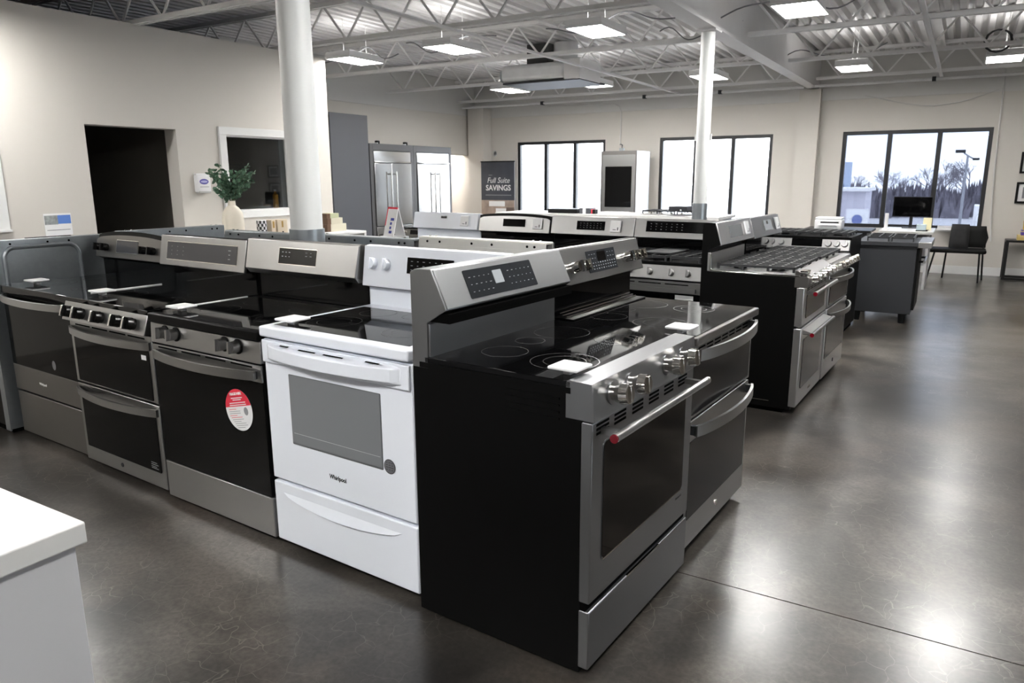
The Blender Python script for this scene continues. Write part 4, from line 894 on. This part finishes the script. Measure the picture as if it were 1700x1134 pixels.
# ================================================================== white console with vase, by the office window
wc = thing('console', 'white open console along the office wall carrying the vase', 'console', (0, 0, 0))
B('top', trimw, wc, -6.78, -6.12, 4.54, 6.80, .815, .844, bevel=.003); B('end_panel', trimw, wc, -6.78, -6.12, 6.765, 6.80, 0, .815); B('end_panel', trimw, wc, -6.78, -6.12, 4.54, 4.575, 0, .815); B('shelf', trimw, wc, -6.755, -6.15, 4.575, 6.765, .40, .425); B('back_panel', mat('grey_back_panel', (.36, .36, .36), .6), wc, -6.78, -6.755, 4.575, 6.765, .02, .815); B('divider', trimw, wc, -6.755, -6.15, 5.66, 5.69, .425, .815)
va = thing('vase', 'cream bottle vase with green eucalyptus branches on the console', 'vase', (-6.28, 5.02, .844))
MB().lathe([(0, 0), (.10, 0), (.115, .02), (.125, .12), (.125, .26), (.115, .33), (.08, .39), (.045, .42), (.042, .47), (.048, .475), (.036, .475), (.034, .42), (0, .40)], n=28).build('bottle', mat('cream_ceramic', (.74, .68, .57), .6), va, smooth=True)
va.scale = (.84, .84, .84); stem = MB(); leaf = MB(); rnd = random.Random(3)
for k in range(17):
    az = k*2.4+rnd.uniform(-.3, .3); sp = rnd.uniform(.10, .30); hh = rnd.uniform(.24, .46) if sp < .22 else rnd.uniform(.12, .36)
    if k == 0: az, sp, hh = -1.75, .24, .36
    if k == 1: az, sp, hh = -1.75, .20, .14
    if k == 2: az, sp, hh = 1.3, .30, .34
    pts = [Vector((0, 0, .42))+Vector((math.cos(az)*sp*(s/8)**1.2, math.sin(az)*sp*(s/8)**1.2, hh*(s/8)**.85+.04*s/8)) for s in range(9)]
    stem.tube(pts, .003, n=5)
    for s in range(2, 9):
        for j in range(5):
            d = Vector((rnd.uniform(-1, 1), rnd.uniform(-1, 1), rnd.uniform(-.5, .8))).normalized(); c = pts[s]+d*.022; r_ = rnd.uniform(.018, .032)
            u = d; w_ = Vector((rnd.uniform(-1, 1), rnd.uniform(-1, 1), rnd.uniform(-1, 1))).cross(d).normalized()
            nrm = u.cross(w_)
            leaf.add([c-u*r_*.9, c-u*r_*.2+w_*r_*.8+nrm*.004, c+u*r_*.7+w_*r_*.55, c+u*r_*1.05, c+u*r_*.7-w_*r_*.55, c-u*r_*.2-w_*r_*.8+nrm*.004], [(0, 1, 2, 3, 4, 5)])
stem.build('stems', mat('green_stem', (.10, .13, .06), .6), va); fo = stuff(leaf.build('foliage', mat('eucalyptus_leaf', (.085, .17, .105), .5, noise=(14, .45)), va))
def canister():
    t = thing('canister', 'black and white checkered canister on the console', 'canister', (-6.24, 5.34, .844)); t.scale = (.83, .83, .83); MB().cyl((0, 0, 0), (0, 0, .23), .062, n=24).build('body', plas, t, smooth=True)
    mb = MB(); n = 16
    for j in range(6):
        for i in range(n):
            if (i+j) % 2: continue
            a0, a1 = 2*math.pi*i/n, 2*math.pi*(i+1)/n; r = .063; z0, z1 = .005+j*.037, .005+(j+1)*.037
            mb.add([(r*math.cos(a0), r*math.sin(a0), z0), (r*math.cos(a1), r*math.sin(a1), z0), (r*math.cos(a1), r*math.sin(a1), z1), (r*math.cos(a0), r*math.sin(a0), z1)], [(0, 1, 2, 3)])
    stuff(mb.build('checks', black_m, t))
canister()
tan = mat('pale_wood', (.66, .56, .42), .6); gold = mat('brass', (.45, .28, .08), .35, .6)
for l, y, w_ in (('pale wooden block with brass slots beside the checkered canister', 5.455, .07), ('larger pale wooden puzzle box beside the column', 5.575, .17)):
    t = thing('wooden_box', l, 'box', (-6.24, y, .844)); t.scale = (.83, .83, .83); B('block', tan, t, -.06, .06, -w_/2, w_/2, 0, .23, bevel=.008)
    B('inset', gold, t, .0595, .0615, -.015, .012, .13, .21); B('inset', black_m, t, .0595, .0615, -.012, .012, .05, .08)
cov = mat('linen_cover', (.50, .47, .37), .7); brn = mat('brown_spine', (.10, .05, .025), .6); gr_ = mat('sage_cover', (.42, .44, .28), .7)
for l, y, L_, z, h_, m_ in (('largest beige box lowest in the stack on the console', 6.535, .38, .844, .105, cov), ('middle beige box in the stack on the console', 6.51, .30, .9311, .085, cov), ('smallest sage box on top of the stack on the console', 6.475, .24, 1.0017, .065, gr_)):
    t = thing('storage_box', l, 'box', (-6.42, y, z)); t.scale = (.83, .83, .83); B('box_body', m_, t, -.10, .10, -L_/2+.07, L_/2, 0, h_, bevel=.003); B('spine', brn, t, -.10, .10, -L_/2, -L_/2+.07, 0, h_, bevel=.003)
# ================================================================== things on the left wall
lf = thing('notice', 'white notice with blue photo header taped to the left wall', 'notice', (XL, 3.60, 0)); B('sheet', white_p, lf, 0, .003, -.117, .117, .977, 1.168); B('blue_header', mat('notice_blue', (.10, .22, .60), .5), lf, .003, .004, 0, .112, 1.077, 1.152); B('photo', mat('notice_photo', (.28, .30, .30), .5, noise=(30, .7)), lf, .003, .004, -.112, 0, 1.073, 1.152); B('grey_line', legm, lf, .003, .004, -.1, .1, 1.022, 1.028)
wp_ = thing('wall_board', 'white board cut off by the left edge of the picture', 'board', (XL, 2.95, 0)); B('board', trimw, wp_, 0, .018, -.42, .254, 1.035, 1.70, bevel=.003); B('ledge', trimw, wp_, .018, .042, -.42, .254, 1.035, 1.052)
bh = thing('dispenser', 'white wall dispenser with purple oval emblem between doorway and office window', 'dispenser', (XL, 5.085, 0)); B('case', plas, bh, 0, .058, -.079, .083, 1.326, 1.493, bevel=.010); B('top_cap', plas, bh, 0, .042, -.075, .07, 1.493, 1.513, bevel=.005); B('tray', mat('grey_tray', (.45, .45, .44), .5), bh, 0, .062, -.066, .075, 1.314, 1.334, bevel=.004)
pur = mat('purple_print', (.10, .09, .38), .5)
n_ = 28; MB().add([(.0595, .054*math.cos(2*math.pi*i/n_), 1.43+.028*math.sin(2*math.pi*i/n_)) for i in range(n_)], [tuple(range(n_))]).build('oval_emblem', pur, bh)
MB().add([(.0602, .042*math.cos(2*math.pi*i/n_), 1.43+.012*math.sin(2*math.pi*i/n_)) for i in range(n_)], [tuple(range(n_))]).build('emblem_band', mat('lilac_print', (.42, .42, .70), .5), bh); B('print_line', legm, bh, .0585, .0595, -.05, .054, 1.375, 1.380)
# ================================================================== white counter in the near left corner
kc = thing('kitchen_counter', 'white quartz counter end cut off by the lower left corner', 'counter', (0, 0, 0))
B('worktop', quartz, kc, -2.6, -1.2, -.9, .612, .862, .90, bevel=.003); B('cabinet', cabw, kc, -2.58, -1.212, -.88, .597, .08, .862, bevel=.002); B('plinth', grayc, kc, -2.55, -1.24, -.85, .57, 0, .08)
# ================================================================== outside
GZ = -1.8
gnd = struct(B('ground_outside', mat('parking_concrete', (.50, .50, .52), .9, noise=(.3, .1)), None, -160, 120, 13.6, 220, GZ-.2, GZ))
struct(B('building_plinth', wallw, None, -12.5, 6.5, 13.31, 13.6, GZ, 0)); 
bark = mat('hazed_bark', (.24, .22, .25), .9)  # lavender grey puts distant haze into the bark colour
def tree_mesh(seed, H_):
    rr = random.Random(seed); mb = MB()
    def grow(p, d, L_, r, lv):
        q = p+d*L_; mb.cyl(p, q, r, r*.75, 4, cap=False)
        if lv == 0: return
        for k in range(3):
            nd = (d+Vector((rr.uniform(-1, 1), rr.uniform(-1, 1), rr.uniform(-.35, .6)))*.72).normalized(); grow(p+d*L_*(1-.22*k*rr.random()), nd, L_*rr.uniform(.66, .84), r*.66, lv-1)
    grow(Vector((0, 0, 0)), Vector((0, 0, 1)), H_*.21, H_*.014, 6); return mb
T1 = tree_mesh(1, 6.4); T2 = tree_mesh(5, 6.4)
def tree(label, x, y, s, src, th, cache={}):
    t = thing('bare_tree', label, 'tree', (x, y, GZ), th, 'bare trees outside the windows'); t.scale = (s, s, s)
    if id(src) not in cache: cache[id(src)] = src.build('branches', bark, t)
    else: o = cache[id(src)].copy(); COL.objects.link(o); o.parent = t
for lab, x, y, s, src, th in (('leafless tree beside the sign tower outside the right window', -10.2, 86, .85, T1, 20), ('leafless tree in the left pane of the right window', -7.6, 95, .95, T2, 80), ('leafless tree behind the left mullion of the right window', -5.4, 84, .72, T1, 140),
        ('leafless tree left of the monitor outside the right window', -3.5, 93, .88, T2, 10), ('tallest leafless tree behind the right mullion', -2.0, 80, 1.02, T1, 250), ('leafless tree beside the lamp post outside', .3, 90, 1.15, T2, 200), ('leafless tree at the right end of the right window', 2.3, 79, .98, T1, 310)): tree(lab, x, y, s, src, th)
bush = mat('winter_brush', (.17, .16, .19), .95, noise=(2, .5))
def brush(label, x, y, w_, h_, seed):
    rr = random.Random(seed); mb = MB()
    for k in range(420):
        px, py = rr.uniform(-w_/2, w_/2), rr.uniform(-1, 1); hh = h_*rr.uniform(.5, 1)*(1-.5*abs(2*px/w_)**3); dx = rr.uniform(-.4, .4)
        mb.add([(px-.22, py, 0), (px+.22, py, 0), (px+dx+.10, py+.1, hh*.7), (px+dx*1.4, py, hh), (px+dx-.12, py+.05, hh*.65)], [(0, 1, 2, 3, 4)])
    t = thing('brush_clump', label, 'bush', (x, y, GZ)); stuff(mb.build('twigs', bush, t)); MB().box(-w_/2, w_/2, -.5, .5, 0, h_*.45).build('undergrowth', bush, t)
for i, (lab, x, h_) in enumerate((('dark winter brush below the trees, left pane', -8.2, 3.0), ('dark winter brush below the trees, middle pane', -3.0, 2.9), ('dark winter brush below the trees, right pane', 2.2, 3.2))): brush(lab, x, 66+i*2.4, 6.5, h_, i)
lp = thing('lamp_post', 'tall parking lot lamp post outside the right window', 'lamp post', (-.10, 60, GZ)); grm = mat('lamp_grey', (.30, .31, .34), .5)
MB().cyl((0, 0, 0), (0, 0, 4.6), .10, .07, 12).build('pole', grm, lp, smooth=True); MB().tube([(-.25, 0, 4.75), (0, 0, 4.55), (.35, 0, 4.35)], .05).build('arm', grm, lp); B('lamp_head', bronze, lp, -.75, -.15, -.2, .2, 4.75, 4.95, bevel=.03); B('lamp_head', bronze, lp, .3, .7, -.2, .2, 4.25, 4.40, bevel=.03)
tw = thing('sign_tower', 'pale blue sign tower outside the left pane of the right window', 'sign', (-7.45, 58, GZ)); B('tower', mat('pale_blue_panel', (.40, .48, .62), .6), tw, -.55, .45, -.3, .3, 0, 4.2); B('emblem', mat('slate_print', (.12, .15, .26), .6), tw, -.25, .1, -.32, -.3, 1.9, 2.7)
sb = thing('street_building', 'low white building with a blue emblem across the parking lot', 'building', (-5.6, 45, GZ)); B('wall', mat('white_render', (.62, .60, .66), .8), sb, -.9, 1.0, 0, 3, 0, 2.45); B('canopy', white_p, sb, -1.2, 1.2, -.6, 3, 2.45, 2.62); B('sign_panel', white_p, sb, .2, 1.3, -.7, -.62, .3, 1.5); MB().ell(.75, .95, .26, .26, -.72).build('emblem', mat('muted_blue_print', (.16, .20, .42), .6), sb); B('doorway', grayc, sb, -.7, -.2, -.02, .01, 0, 1.9)
tr = thing('box_truck', 'white box truck parked outside at the right end of the window', 'truck', (1.15, 40, GZ)); B('cargo_box', white_p, tr, -.7, .9, 0, 2.5, .6, 1.9, bevel=.03); B('cab', white_p, tr, -.6, .8, -.9, -.02, .4, 1.5, bevel=.08); B('windscreen', gls, tr, -.5, .7, -.93, -.88, .95, 1.35)
for x in (-.6, .6):
    for y in (-.5, 1.8): MB().cyl((x, y, .35), (x+.2, y, .35), .35, n=16).build('wheel', black_m, tr, smooth=True)
lb = thing('street_building', 'long pale low building far outside the middle window', 'building', (-24, 70, GZ)); B('wall', mat('pale_far_wall', (.60, .60, .62), .8), lb, -9, 9, 0, 6, 0, 2.2); B('roof_edge', white_p, lb, -9.2, 9.2, -.2, 6, 2.1, 2.4)
for k in range(5): B('window', mat('washed_out_glass', (.42, .44, .48), .4), lb, -7.5+k*3.4, -6+k*3.4, -.03, 0, .6, 1.6)  # panes lightened to imitate overexposed daylight
